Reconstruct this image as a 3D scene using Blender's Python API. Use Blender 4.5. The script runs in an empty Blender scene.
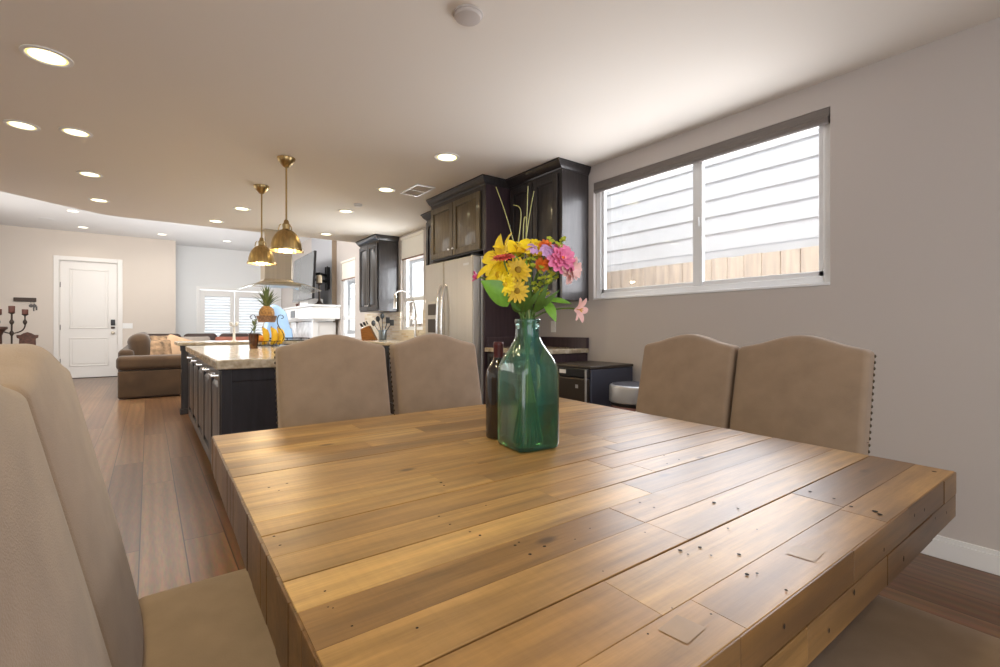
import bpy, bmesh, math, random
from math import sin, cos, pi, radians
from mathutils import Vector, Matrix
random.seed(7)
SC = bpy.context.scene
COL = SC.collection
CAM_H = 1.08

# ------------------------------------------------------------------ materials
def newmat(name):
    m = bpy.data.materials.new(name); m.use_nodes = True
    nt = m.node_tree; b = nt.nodes['Principled BSDF']
    return m, nt, b
def N(nt, t, **kw):
    n = nt.nodes.new(t)
    for k, v in kw.items():
        if k in n.inputs: n.inputs[k].default_value = v
        else: setattr(n, k, v)
    return n
def L(nt, a, ao, b, bi): nt.links.new(a.outputs[ao], b.inputs[bi])
def rgb(c): return (c[0], c[1], c[2], 1)
def simple(name, col, rough=.5, metal=0, spec=.5, noise=0, nscale=8, bump=0, bscale=200, coat=0, stretch=None, sheen=0, emit=None, es=0):
    m, nt, b = newmat(name)
    b.inputs['Base Color'].default_value = rgb(col)
    b.inputs['Roughness'].default_value = rough
    b.inputs['Metallic'].default_value = metal
    b.inputs['Specular IOR Level'].default_value = spec
    b.inputs['Coat Weight'].default_value = coat
    b.inputs['Sheen Weight'].default_value = sheen
    tc = N(nt, 'ShaderNodeTexCoord')
    src = (tc, 'Object')
    if stretch:
        mp = N(nt, 'ShaderNodeMapping'); mp.inputs['Scale'].default_value = stretch
        L(nt, tc, 'Object', mp, 'Vector'); src = (mp, 'Vector')
    if noise:
        n = N(nt, 'ShaderNodeTexNoise'); n.inputs['Scale'].default_value = nscale; n.inputs['Detail'].default_value = 4
        L(nt, src[0], src[1], n, 'Vector')
        r = N(nt, 'ShaderNodeValToRGB')
        r.color_ramp.elements[0].position = .3; r.color_ramp.elements[1].position = .72
        r.color_ramp.elements[0].color = rgb([max(0, c*(1-noise)) for c in col])
        r.color_ramp.elements[1].color = rgb([min(1, c*(1+noise)) for c in col])
        L(nt, n, 'Fac', r, 'Fac'); L(nt, r, 'Color', b, 'Base Color')
    if bump:
        n2 = N(nt, 'ShaderNodeTexNoise'); n2.inputs['Scale'].default_value = bscale; n2.inputs['Detail'].default_value = 2
        L(nt, src[0], src[1], n2, 'Vector')
        bp = N(nt, 'ShaderNodeBump'); bp.inputs['Strength'].default_value = bump; bp.inputs['Distance'].default_value = .002
        L(nt, n2, 'Fac', bp, 'Height'); L(nt, bp, 'Normal', b, 'Normal')
    if emit:
        b.inputs['Emission Color'].default_value = rgb(emit); b.inputs['Emission Strength'].default_value = es
    return m

M = {}
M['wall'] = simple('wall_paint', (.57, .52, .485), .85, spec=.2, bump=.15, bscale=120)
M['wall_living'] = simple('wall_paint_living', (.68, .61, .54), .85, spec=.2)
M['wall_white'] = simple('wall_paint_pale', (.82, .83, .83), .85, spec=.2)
M['ceiling'] = simple('ceiling_paint', (.86, .81, .735), .9, spec=.15, bump=.1, bscale=90)
M['ceiling_high'] = simple('ceiling_paint_high', (.83, .83, .83), .9, spec=.15)
M['white'] = simple('white_paint', (.84, .83, .81), .35)
M['door_white'] = simple('door_paint', (.80, .77, .73), .4)
M['vinyl'] = simple('window_vinyl', (.84, .85, .86), .35)
M['espresso'] = simple('espresso_wood', (.030, .025, .025), .36, noise=.35, nscale=6, stretch=(8, 8, .8), coat=.25)
M['espresso_gold_sheen'] = simple('espresso_gold_sheen', (.115, .085, .045), .34, noise=.3, nscale=6, stretch=(8, 8, .8), coat=.4)  # warm light reflected on the doors, put into their colour
M['espresso_purple'] = simple('espresso_panel', (.045, .025, .032), .45, noise=.25, nscale=5, stretch=(9, 9, .6))
M['espresso_light'] = simple('espresso_lit', (.075, .054, .034), .36, noise=.3, nscale=6, stretch=(8, 8, .8), coat=.4)  # lit copy of espresso, warm reflection put into the colour
M['navy'] = simple('island_panel', (.014, .012, .017), .5, noise=.3, nscale=5, stretch=(8, 8, .7))
M['steel'] = simple('stainless_steel', (.56, .48, .37), .30, metal=1, noise=.06, nscale=30, stretch=(1, 1, .02))
M['fridge'] = simple('fridge_steel', (.47, .44, .40), .42, metal=.7, noise=.04, nscale=30, stretch=(1, 1, .02))
M['fridge_side'] = simple('fridge_side', (.60, .61, .64), .45)
M['chrome'] = simple('chrome', (.85, .83, .80), .12, metal=1)
M['brass'] = simple('brushed_brass', (.50, .36, .165), .34, metal=1, noise=.2, nscale=60, stretch=(1, 1, .02))
M['black'] = simple('black_plastic', (.012, .012, .013), .35)
M['iron'] = simple('black_iron', (.02, .018, .017), .5, metal=.3)
M['bronze'] = simple('oil_bronze', (.06, .042, .033), .4, metal=.6)
M['fabric'] = simple('tan_upholstery', (.335, .243, .172), .92, spec=.15, noise=.09, nscale=14, bump=.35, bscale=420, sheen=.25)
M['legwood'] = simple('dark_leg_wood', (.045, .026, .017), .4, noise=.3, nscale=10, stretch=(6, 6, .6))
M['nail'] = simple('nailhead_bronze', (.10, .075, .05), .3, metal=1)
M['sofa'] = simple('brown_microfiber', (.060, .033, .015), .9, spec=.2, noise=.28, nscale=3.5, bump=.3, bscale=60, sheen=.3)
M['sofa_dark'] = simple('brown_leather', (.06, .035, .028), .5, noise=.2, nscale=4)
M['pillow_tan'] = simple('tan_pillow', (.42, .27, .16), .9, noise=.1, nscale=10)
M['pillow_grey'] = simple('grey_pillow', (.42, .36, .31), .9, noise=.1, nscale=10)
M['pillow_red'] = simple('terracotta_pillow', (.40, .15, .10), .85, noise=.15, nscale=10)
M['pillow_pat'] = simple('patterned_pillow', (.25, .155, .085), .9, noise=.65, nscale=12)
M['blue'] = simple('pale_blue_cloth', (.42, .62, .86), .8, noise=.06, nscale=6)
M['cream'] = simple('cream_wax', (.75, .64, .46), .55)
M['redwax'] = simple('brown_red_wax', (.13, .048, .034), .5)
M['mahog'] = simple('carved_mahogany', (.11, .045, .028), .45, noise=.4, nscale=25)
M['darkwood'] = simple('dark_wood', (.07, .033, .022), .45, noise=.3, nscale=9)
M['knifewood'] = simple('knife_block_wood', (.34, .13, .025), .4, noise=.3, nscale=12, stretch=(1, 1, 6))
M['glassware'] = None
M['shade'] = simple('roller_shade_cloth_glow', (.74, .70, .62), .9, emit=(1, .92, .78), es=.16, bump=.2, bscale=300)  # faint emission stands in for daylight glowing through the cloth
M['cassette'] = simple('shade_cassette', (.19, .165, .148), .8, noise=.25, nscale=60, stretch=(30, .3, 30))
M['siding'] = simple('white_siding', (.80, .80, .82), .7, noise=.03, nscale=5)
M['cedar'] = simple('cedar_fence', (.88, .72, .57), .8, noise=.16, nscale=5, stretch=(5, 5, .5))
M['bin'] = simple('bin_steel', (.48, .49, .52), .42, metal=.85)
M['bin_pink_reflect'] = simple('bin_body', (.62, .36, .34), .25, metal=.7)  # pink reflection on the steel, painted in as base colour
M['mini_door'] = simple('mini_fridge_door', (.055, .043, .034), .38, metal=.4)
M['mini_side'] = simple('mini_fridge_shell', (.050, .054, .078), .5, spec=.4)
M['stonewhite'] = simple('white_marble', (.74, .74, .75), .25, noise=.22, nscale=7)
M['tvscreen'] = simple('tv_screen', (.15, .155, .16), .22, spec=.8)  # grey base stands in for the bright room reflected on the screen
M['louver'] = simple('louver_paint', (.60, .61, .62), .5)
M['emit_warm'] = simple('downlight_lens', (1, .95, .8), .5, emit=(1, .93, .62), es=3.2)
M['baffle'] = simple('downlight_baffle_glow', (.9, .75, .35), .6, emit=(1, .80, .30), es=1.0)  # emission stands in for lamp light falling on the ring
M['emit_cool'] = simple('downlight_lens_pale', (1, .97, .9), .5, emit=(1, .93, .74), es=2.5)
M['bulb'] = simple('pendant_bulb', (1, .9, .7), .5, emit=(1, .80, .45), es=12)
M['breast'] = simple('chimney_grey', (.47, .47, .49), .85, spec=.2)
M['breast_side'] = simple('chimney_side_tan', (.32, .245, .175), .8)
M['orange_f'] = simple('orange_peel', (.72, .28, .03), .45, bump=.3, bscale=90)
M['banana'] = simple('banana_skin', (.80, .52, .03), .5, noise=.22, nscale=9)
M['pine'] = simple('pineapple_skin', (.34, .19, .07), .7, noise=.55, nscale=45)
M['pineleaf'] = simple('pineapple_leaf', (.12, .17, .075), .6, noise=.25, nscale=20)
M['wicker'] = simple('basket_brown', (.26, .16, .11), .8, noise=.4, nscale=60)
M['stem'] = simple('stem_green', (.11, .20, .03), .5)
M['grassblade'] = simple('tall_grass_blade', (.36, .36, .11), .5)
M['leaf'] = simple('leaf_green', (.13, .30, .025), .45, noise=.3, nscale=20)
M['leafdark'] = simple('leaf_dark_green', (.07, .15, .022), .45, noise=.3, nscale=20)
M['sprig'] = simple('sprig_yellow_green', (.38, .42, .03), .6)
M['yellow'] = simple('yellow_petal', (.92, .68, .01), .5, noise=.12, nscale=40)
M['gold'] = simple('golden_petal', (.68, .44, .012), .55, noise=.15, nscale=40)
M['centre'] = simple('flower_centre', (.33, .20, .015), .8, bump=.5, bscale=300)
M['red'] = simple('coral_red_petal', (.66, .09, .07), .5, noise=.15, nscale=40)
M['orange'] = simple('orange_petal', (.86, .22, .025), .5, noise=.15, nscale=40)
M['lav'] = simple('lavender_petal', (.58, .33, .62), .55, noise=.12, nscale=40)
M['pink'] = simple('pink_petal', (.82, .22, .42), .5, noise=.15, nscale=30)
M['palepink'] = simple('pale_pink_petal', (.88, .55, .52), .5, noise=.15, nscale=30)
M['magenta'] = simple('magenta_petal', (.62, .05, .25), .5)
M['utensil'] = simple('utensil_grey', (.05, .055, .06), .35, metal=.5)
M['crock'] = simple('utensil_crock_steel', (.16, .18, .19), .35, metal=.8)
M['foil'] = simple('bottle_foil', (.085, .014, .016), .35)
M['wineglass'] = simple('dark_bottle_glass', (.010, .007, .006), .06, spec=.9, coat=.5)
M['mark'] = simple('badge_silver', (.55, .55, .56), .35, metal=.6)
M['keymetal'] = simple('key_metal', (.10, .09, .085), .4, metal=.7)

def stone():
    m, nt, b = newmat('beige_granite')
    tc = N(nt, 'ShaderNodeTexCoord'); n = N(nt, 'ShaderNodeTexNoise', Scale=22.0, Detail=6.0)
    v = N(nt, 'ShaderNodeTexVoronoi', Scale=60.0)
    L(nt, tc, 'Object', n, 'Vector'); L(nt, tc, 'Object', v, 'Vector')
    r = N(nt, 'ShaderNodeValToRGB'); e = r.color_ramp.elements
    e[0].position = .35; e[0].color = (.40, .32, .22, 1); e[1].position = .62; e[1].color = (.62, .54, .42, 1)
    L(nt, n, 'Fac', r, 'Fac')
    mx = N(nt, 'ShaderNodeMixRGB', blend_type='MULTIPLY'); mx.inputs[0].default_value = .15
    L(nt, r, 'Color', mx, 1); L(nt, v, 'Distance', mx, 2)
    L(nt, mx, 'Color', b, 'Base Color'); b.inputs['Roughness'].default_value = .16
    return m
M['stone'] = stone()

def glassmat(name, col, transp=.9, rough=.02, diffuse=0, dcol=None, edge=0.0):
    m, nt, b = newmat(name); nt.nodes.remove(b)
    out = nt.nodes['Material Output']
    t = N(nt, 'ShaderNodeBsdfTransparent'); t.inputs['Color'].default_value = rgb(col)
    g = N(nt, 'ShaderNodeBsdfGlossy'); g.inputs['Roughness'].default_value = rough; g.inputs['Color'].default_value = (1, 1, 1, 1)
    fr = N(nt, 'ShaderNodeFresnel'); fr.inputs['IOR'].default_value = 1.45
    mul = N(nt, 'ShaderNodeMath', operation='MULTIPLY'); mul.inputs[1].default_value = (1 - transp) * 10
    mul.use_clamp = True
    L(nt, fr, 'Fac', mul, 0)
    mix = N(nt, 'ShaderNodeMixShader'); L(nt, mul, 'Value', mix, 'Fac')
    last = t
    if diffuse:
        d = N(nt, 'ShaderNodeBsdfPrincipled'); d.inputs['Base Color'].default_value = rgb(dcol); d.inputs['Roughness'].default_value = .3
        mm = N(nt, 'ShaderNodeMixShader'); mm.inputs[0].default_value = diffuse
        tr = N(nt, 'ShaderNodeBsdfTranslucent'); tr.inputs['Color'].default_value = rgb(dcol)
        dd = N(nt, 'ShaderNodeMixShader'); dd.inputs[0].default_value = .5
        L(nt, d, 'BSDF', dd, 1); L(nt, tr, 'BSDF', dd, 2)
        L(nt, t, 'BSDF', mm, 1); L(nt, dd, 'Shader', mm, 2); last = mm
    nt.links.new(last.outputs[0], mix.inputs[1]); L(nt, g, 'BSDF', mix, 2)
    nt.links.new(mix.outputs[0], out.inputs['Surface'])
    return m
M['pane'] = glassmat('window_glass', (.97, .98, .98), .95)
M['glassware'] = glassmat('clear_glass', (.93, .95, .93), .9)
M['hoodglass'] = glassmat('hood_glass', (.95, .97, .96), .95)
M['vase'] = glassmat('teal_glass', (.64, .88, .82), .86, .06, diffuse=.31, dcol=(.06, .30, .26))
def streak(m):
    nt = m.node_tree; tc = N(nt, 'ShaderNodeTexCoord'); mp = N(nt, 'ShaderNodeMapping'); mp.inputs['Scale'].default_value = (14, 14, 3)
    n = N(nt, 'ShaderNodeTexNoise', Scale=1.6, Detail=4.0); L(nt, tc, 'Object', mp, 'Vector'); L(nt, mp, 'Vector', n, 'Vector')
    r = N(nt, 'ShaderNodeValToRGB'); e = r.color_ramp.elements
    e[0].position = .36; e[0].color = (.015, .33, .31, 1); e[1].position = .64; e[1].color = (.17, .22, .12, 1)
    x = e.new(.5); x.color = (.07, .27, .20, 1)
    L(nt, n, 'Fac', r, 'Fac')
    for nd in list(nt.nodes):
        if nd.type == 'BSDF_PRINCIPLED': L(nt, r, 'Color', nd, 'Base Color')
        if nd.type == 'BSDF_TRANSLUCENT': L(nt, r, 'Color', nd, 'Color')
streak(M['vase'])
M['water'] = glassmat('vase_water', (.66, .82, .62), .96, .02, diffuse=.08, dcol=(.09, .14, .05))

def floormat():
    m, nt, b = newmat('oak_plank_floor')
    tc = N(nt, 'ShaderNodeTexCoord')
    mp = N(nt, 'ShaderNodeMapping'); mp.inputs['Rotation'].default_value = (0, 0, radians(90)); mp.inputs['Location'].default_value = (.3, .215, 0)
    L(nt, tc, 'Object', mp, 'Vector')
    br = N(nt, 'ShaderNodeTexBrick'); br.offset = .37; br.offset_frequency = 2
    br.inputs['Scale'].default_value = 1; br.inputs['Brick Width'].default_value = 1.9; br.inputs['Row Height'].default_value = .18
    br.inputs['Mortar Size'].default_value = .0026; br.inputs['Mortar Smooth'].default_value = .2
    br.inputs['Color1'].default_value = (0, 0, 0, 1); br.inputs['Color2'].default_value = (1, 1, 1, 1); br.inputs['Mortar'].default_value = (.5, .5, .5, 1)
    L(nt, mp, 'Vector', br, 'Vector')
    ramp = N(nt, 'ShaderNodeValToRGB'); e = ramp.color_ramp.elements
    e[0].color = (.125, .060, .027, 1); e[1].color = (.215, .117, .056, 1)
    L(nt, br, 'Color', ramp, 'Fac')
    # grain: stretched along the plank, shifted per plank
    add = N(nt, 'ShaderNodeVectorMath', operation='ADD'); sc = N(nt, 'ShaderNodeVectorMath', operation='SCALE'); sc.inputs['Scale'].default_value = 13.0
    L(nt, br, 'Color', sc, 0); L(nt, mp, 'Vector', add, 0); L(nt, sc, 'Vector', add, 1)
    mg = N(nt, 'ShaderNodeMapping'); mg.inputs['Scale'].default_value = (.8, 6, 1); L(nt, add, 'Vector', mg, 'Vector')
    wv = N(nt, 'ShaderNodeTexWave'); wv.wave_type = 'RINGS'; wv.inputs['Scale'].default_value = .9; wv.inputs['Distortion'].default_value = 6; wv.inputs['Detail'].default_value = 3; wv.inputs['Detail Scale'].default_value = .8
    L(nt, mg, 'Vector', wv, 'Vector')
    nz = N(nt, 'ShaderNodeTexNoise', Scale=14.0, Detail=5.0); L(nt, mg, 'Vector', nz, 'Vector')
    m1 = N(nt, 'ShaderNodeMixRGB', blend_type='OVERLAY'); m1.inputs[0].default_value = .16
    L(nt, ramp, 'Color', m1, 1); L(nt, wv, 'Color', m1, 2)
    m2 = N(nt, 'ShaderNodeMixRGB', blend_type='OVERLAY'); m2.inputs[0].default_value = .5
    L(nt, m1, 'Color', m2, 1); L(nt, nz, 'Color', m2, 2)
    m3 = N(nt, 'ShaderNodeMixRGB', blend_type='MIX'); m3.inputs[2].default_value = (.025, .013, .009, 1)
    L(nt, br, 'Fac', m3, 0); L(nt, m2, 'Color', m3, 1)
    L(nt, m3, 'Color', b, 'Base Color')
    b.inputs['Roughness'].default_value = .28; b.inputs['Specular IOR Level'].default_value = .38
    bp = N(nt, 'ShaderNodeBump'); bp.inputs['Strength'].default_value = .05; bp.inputs['Distance'].default_value = .002
    L(nt, wv, 'Fac', bp, 'Height'); L(nt, bp, 'Normal', b, 'Normal')
    return m
M['floor'] = floormat()

def tablemat():
    m, nt, b = newmat('reclaimed_pine')
    at = N(nt, 'ShaderNodeAttribute'); at.attribute_name = 'tone'
    tc = N(nt, 'ShaderNodeTexCoord')
    sep = N(nt, 'ShaderNodeSeparateColor'); L(nt, at, 'Color', sep, 'Color')
    comb = N(nt, 'ShaderNodeCombineXYZ'); mulr = N(nt, 'ShaderNodeMath', operation='MULTIPLY'); mulr.inputs[1].default_value = 37
    L(nt, sep, 'Green', mulr, 0); L(nt, mulr, 'Value', comb, 'X'); L(nt, mulr, 'Value', comb, 'Y')
    add = N(nt, 'ShaderNodeVectorMath', operation='ADD'); L(nt, tc, 'Object', add, 0); L(nt, comb, 'Vector', add, 1)
    mp = N(nt, 'ShaderNodeMapping'); mp.inputs['Scale'].default_value = (1.6, 22, 22); L(nt, add, 'Vector', mp, 'Vector')
    n1 = N(nt, 'ShaderNodeTexNoise', Scale=2.2, Detail=6.0, Roughness=.65); L(nt, mp, 'Vector', n1, 'Vector')
    mp2 = N(nt, 'ShaderNodeMapping'); mp2.inputs['Scale'].default_value = (1.3, 9, 9); L(nt, add, 'Vector', mp2, 'Vector')
    n2 = N(nt, 'ShaderNodeTexNoise', Scale=1.4, Detail=3.0); L(nt, mp2, 'Vector', n2, 'Vector')
    base = N(nt, 'ShaderNodeValToRGB'); e = base.color_ramp.elements
    e[0].position = 0; e[0].color = (.20, .105, .036, 1); e[1].position = 1; e[1].color = (.51, .31, .11, 1)
    x = base.color_ramp.elements.new(.5); x.color = (.37, .205, .068, 1)
    L(nt, sep, 'Red', base, 'Fac')
    m1 = N(nt, 'ShaderNodeMixRGB', blend_type='OVERLAY'); m1.inputs[0].default_value = .85
    L(nt, base, 'Color', m1, 1); L(nt, n1, 'Fac', m1, 2)
    # weathered grey-brown blotches
    r2 = N(nt, 'ShaderNodeValToRGB'); r2.color_ramp.elements[0].position = .48; r2.color_ramp.elements[1].position = .74
    r2.color_ramp.elements[0].color = (0, 0, 0, 1); r2.color_ramp.elements[1].color = (.75, .75, .75, 1)
    L(nt, n2, 'Fac', r2, 'Fac')
    m2 = N(nt, 'ShaderNodeMixRGB'); m2.inputs[2].default_value = (.135, .075, .038, 1)
    L(nt, r2, 'Color', m2, 0); L(nt, m1, 'Color', m2, 1)
    # fine saw marks across the grain
    mp3 = N(nt, 'ShaderNodeMapping'); mp3.inputs['Scale'].default_value = (160, 3, 3); L(nt, add, 'Vector', mp3, 'Vector')
    n3 = N(nt, 'ShaderNodeTexNoise', Scale=1.0, Detail=2.0); L(nt, mp3, 'Vector', n3, 'Vector')
    m3 = N(nt, 'ShaderNodeMixRGB', blend_type='OVERLAY'); m3.inputs[0].default_value = .08
    L(nt, m2, 'Color', m3, 1); L(nt, n3, 'Fac', m3, 2)
    # knots
    mp4 = N(nt, 'ShaderNodeMapping'); mp4.inputs['Scale'].default_value = (2.6, 5.5, 1); L(nt, add, 'Vector', mp4, 'Vector')
    vo = N(nt, 'ShaderNodeTexVoronoi', Scale=1.3); L(nt, mp4, 'Vector', vo, 'Vector')
    r4 = N(nt, 'ShaderNodeValToRGB'); r4.color_ramp.elements[0].position = .035; r4.color_ramp.elements[1].position = .085
    r4.color_ramp.elements[0].color = (.8, .8, .8, 1); r4.color_ramp.elements[1].color = (0, 0, 0, 1)
    L(nt, vo, 'Distance', r4, 'Fac')
    m4 = N(nt, 'ShaderNodeMixRGB'); m4.inputs[2].default_value = (.07, .034, .016, 1)
    L(nt, r4, 'Color', m4, 0); L(nt, m3, 'Color', m4, 1)
    # side shading put into the colour: the blue tone channel darkens edge boards
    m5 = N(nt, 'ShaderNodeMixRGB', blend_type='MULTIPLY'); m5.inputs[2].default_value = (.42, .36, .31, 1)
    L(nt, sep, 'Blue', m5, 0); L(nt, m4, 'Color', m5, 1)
    L(nt, m5, 'Color', b, 'Base Color')
    b.inputs['Roughness'].default_value = .36
    bp = N(nt, 'ShaderNodeBump'); bp.inputs['Strength'].default_value = .22; bp.inputs['Distance'].default_value = .002
    L(nt, n1, 'Fac', bp, 'Height'); L(nt, bp, 'Normal', b, 'Normal')
    return m
M['table'] = tablemat()
M['hole'] = simple('nail_hole', (.012, .007, .004), .9)
M['pegwood'] = simple('table_plug_wood', (.33, .20, .085), .38, noise=.2, nscale=20)

def mosaic():
    m, nt, b = newmat('mosaic_tile')
    tc = N(nt, 'ShaderNodeTexCoord'); mp = N(nt, 'ShaderNodeMapping'); mp.inputs['Rotation'].default_value = (0, radians(90), radians(90))
    L(nt, tc, 'Object', mp, 'Vector')
    br = N(nt, 'ShaderNodeTexBrick'); br.inputs['Scale'].default_value = 1; br.inputs['Brick Width'].default_value = .16; br.inputs['Row Height'].default_value = .035
    br.inputs['Mortar Size'].default_value = .003
    br.inputs['Color1'].default_value = (.58, .45, .30, 1); br.inputs['Color2'].default_value = (.74, .66, .52, 1); br.inputs['Mortar'].default_value = (.62, .56, .47, 1)
    L(nt, mp, 'Vector', br, 'Vector'); L(nt, br, 'Color', b, 'Base Color'); b.inputs['Roughness'].default_value = .25
    return m
M['mosaic'] = mosaic()

# ------------------------------------------------------------------ mesh builder
ORI = {}
class MB:
    def __init__(s): s.v = []; s.f = []; s.m = []; s.tone = []
    def add(s, vs, fs, m=0, T=None, tone=None):
        o = len(s.v)
        for p in vs:
            p = Vector(p)
            s.v.append(T @ p if T else p)
        for f in fs:
            s.f.append([o + i for i in f]); s.m.append(m); s.tone.append(tone)
        return s
    def box(s, x0, x1, y0, y1, z0, z1, m=0, T=None, tone=None):
        vs = [(x, y, z) for z in (z0, z1) for y in (y0, y1) for x in (x0, x1)]
        return s.add(vs, [(0, 2, 3, 1), (4, 5, 7, 6), (0, 1, 5, 4), (2, 6, 7, 3), (0, 4, 6, 2), (1, 3, 7, 5)], m, T, tone)
    def rbox(s, c, size, r, n=(4, 4, 4), fn=None, T=None, m=0):
        h = [a / 2 for a in size]; g = []
        for k in range(3):
            rr = min(r, h[k] * .999); inner = h[k] - rr
            a = [-h[k], -h[k] + rr * .35, -h[k] + rr * .75]
            a += [-inner + 2 * inner * i / n[k] for i in range(n[k] + 1)]
            a += [h[k] - rr * .75, h[k] - rr * .35, h[k]]
            g.append(a)
        idx = {}; vs = []; fs = []
        def vert(i, j, k):
            key = (i, j, k)
            if key not in idx:
                p = [g[0][i], g[1][j], g[2][k]]; core = []; d = []
                for a in range(3):
                    rr = min(r, h[a] * .999)
                    q = max(-(h[a] - rr), min(h[a] - rr, p[a])); core.append(q); d.append((p[a] - q) / rr)
                ln = math.sqrt(sum(t * t for t in d))
                if ln > 0: p = [core[a] + min(r, h[a] * .999) * d[a] / ln for a in range(3)]
                p = Vector(p)
                if fn: p = Vector(fn(p))
                p = p + Vector(c)
                idx[key] = len(vs); vs.append(p)
            return idx[key]
        nx, ny, nz = [len(a) - 1 for a in g]
        for i in range(nx):
            for j in range(ny):
                fs.append((vert(i, j, 0), vert(i, j+1, 0), vert(i+1, j+1, 0), vert(i+1, j, 0)))
                fs.append((vert(i, j, nz), vert(i+1, j, nz), vert(i+1, j+1, nz), vert(i, j+1, nz)))
        for i in range(nx):
            for k in range(nz):
                fs.append((vert(i, 0, k), vert(i+1, 0, k), vert(i+1, 0, k+1), vert(i, 0, k+1)))
                fs.append((vert(i, ny, k), vert(i, ny, k+1), vert(i+1, ny, k+1), vert(i+1, ny, k)))
        for j in range(ny):
            for k in range(nz):
                fs.append((vert(0, j, k), vert(0, j, k+1), vert(0, j+1, k+1), vert(0, j+1, k)))
                fs.append((vert(nx, j, k), vert(nx, j+1, k), vert(nx, j+1, k+1), vert(nx, j, k+1)))
        return s.add(vs, fs, m, T)
    def lathe(s, prof, c=(0, 0, 0), seg=24, m=0, T=None, cap=True, fn=None):
        vs = []; fs = []
        for (r, z) in prof:
            for i in range(seg):
                a = 2 * pi * i / seg
                p = (r * cos(a), r * sin(a), z)
                if fn: p = fn(p, a)
                vs.append((p[0] + c[0], p[1] + c[1], p[2] + c[2]))
        for k in range(len(prof) - 1):
            for i in range(seg):
                j = (i + 1) % seg
                fs.append((k*seg+i, k*seg+j, (k+1)*seg+j, (k+1)*seg+i))
        if cap:
            fs.append(tuple(range(seg))[::-1]); fs.append(tuple((len(prof)-1)*seg + i for i in range(seg)))
        return s.add(vs, fs, m, T)
    def tube(s, pts, r, seg=8, m=0, cap=True, T=None):
        pts = [Vector(p) for p in pts]; n = len(pts)
        rs = r if isinstance(r, (list, tuple)) else [r] * n
        vs = []; fs = []
        t0 = (pts[1] - pts[0]).normalized()
        up = Vector((0, 0, 1)) if abs(t0.z) < .9 else Vector((1, 0, 0))
        u = t0.cross(up).normalized()
        for k in range(n):
            a = pts[max(0, k-1)]; b = pts[min(n-1, k+1)]
            t = (b - a).normalized()
            u = (u - t * u.dot(t)).normalized(); w = t.cross(u)
            for i in range(seg):
                g = 2 * pi * i / seg
                vs.append(pts[k] + (u * cos(g) + w * sin(g)) * rs[k])
        for k in range(n - 1):
            for i in range(seg):
                j = (i + 1) % seg
                fs.append((k*seg+i, k*seg+j, (k+1)*seg+j, (k+1)*seg+i))
        if cap:
            fs.append(tuple(range(seg))[::-1]); fs.append(tuple((n-1)*seg + i for i in range(seg)))
        return s.add(vs, fs, m, T)
    def prism(s, poly, z0, z1, m=0, T=None):
        n = len(poly)
        vs = [(x, y, z0) for x, y in poly] + [(x, y, z1) for x, y in poly]
        fs = [tuple(range(n))[::-1], tuple(range(n, 2*n))] + [(i, (i+1) % n, n + (i+1) % n, n + i) for i in range(n)]
        return s.add(vs, fs, m, T)
    def rings(s, loops, m=0, cap=True):
        n = len(loops[0]); vs = [p for l in loops for p in l]; fs = []
        for k in range(len(loops) - 1):
            for i in range(n):
                j = (i + 1) % n
                fs.append((k*n+i, k*n+j, (k+1)*n+j, (k+1)*n+i))
        if cap:
            fs.append(tuple(range(n))[::-1]); fs.append(tuple((len(loops)-1)*n + i for i in range(n)))
        return s.add(vs, fs, m)
    def build(s, name, mats, parent=None, smooth=40, bevel=0, seg=2, recalc=True):
        org = ORI.get(parent.name, Vector((0, 0, 0))) if parent else Vector((0, 0, 0))
        me = bpy.data.meshes.new(name)
        me.from_pydata([tuple(p - org) for p in s.v], [], s.f)
        if not isinstance(mats, (list, tuple)): mats = [mats]
        for m in mats: me.materials.append(M[m] if isinstance(m, str) else m)
        me.polygons.foreach_set('material_index', s.m)
        if any(t is not None for t in s.tone):
            ca = me.color_attributes.new('tone', 'FLOAT_COLOR', 'CORNER')
            for p in me.polygons:
                t = s.tone[p.index] or (.5, .5, .5)
                for li in p.loop_indices: ca.data[li].color = (t[0], t[1], t[2], 1)
        if recalc:
            bm = bmesh.new(); bm.from_mesh(me)
            bmesh.ops.recalc_face_normals(bm, faces=bm.faces); bm.to_mesh(me); bm.free()
        if smooth:
            me.polygons.foreach_set('use_smooth', [True] * len(me.polygons))
            me.set_sharp_from_angle(angle=radians(smooth))
        me.update()
        o = bpy.data.objects.new(name, me); COL.objects.link(o)
        if parent: o.parent = parent
        ORI[o.name] = org
        if bevel:
            b = o.modifiers.new('edge', 'BEVEL'); b.width = bevel; b.segments = seg; b.limit_method = 'ANGLE'; b.angle_limit = radians(40)
            b.harden_normals = False
        return o

def tag(o, label, cat, group=None, kind=None):
    o['label'] = label; o['category'] = cat
    if group: o['group'] = group
    if kind: o['kind'] = kind
    return o
def thing(name, label, cat, loc=(0, 0, 0), group=None):
    o = bpy.data.objects.new(name, None); COL.objects.link(o); o.location = loc
    o.empty_display_size = .1
    ORI[o.name] = Vector(loc)
    return tag(o, label, cat, group)
def struct(o, label=None, cat=None):
    o['kind'] = 'structure'
    if label: o['label'] = label
    if cat: o['category'] = cat
    return o
def dup(root, loc, rz, label, group):
    r = root.copy(); COL.objects.link(r); r.location = loc; r.rotation_euler = (0, 0, rz); r['label'] = label; r['group'] = group
    for ch in list(root.children):
        c = ch.copy(); COL.objects.link(c); c.parent = r
        for g in ch.children:
            d = g.copy(); COL.objects.link(d); d.parent = c
    return r

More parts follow.
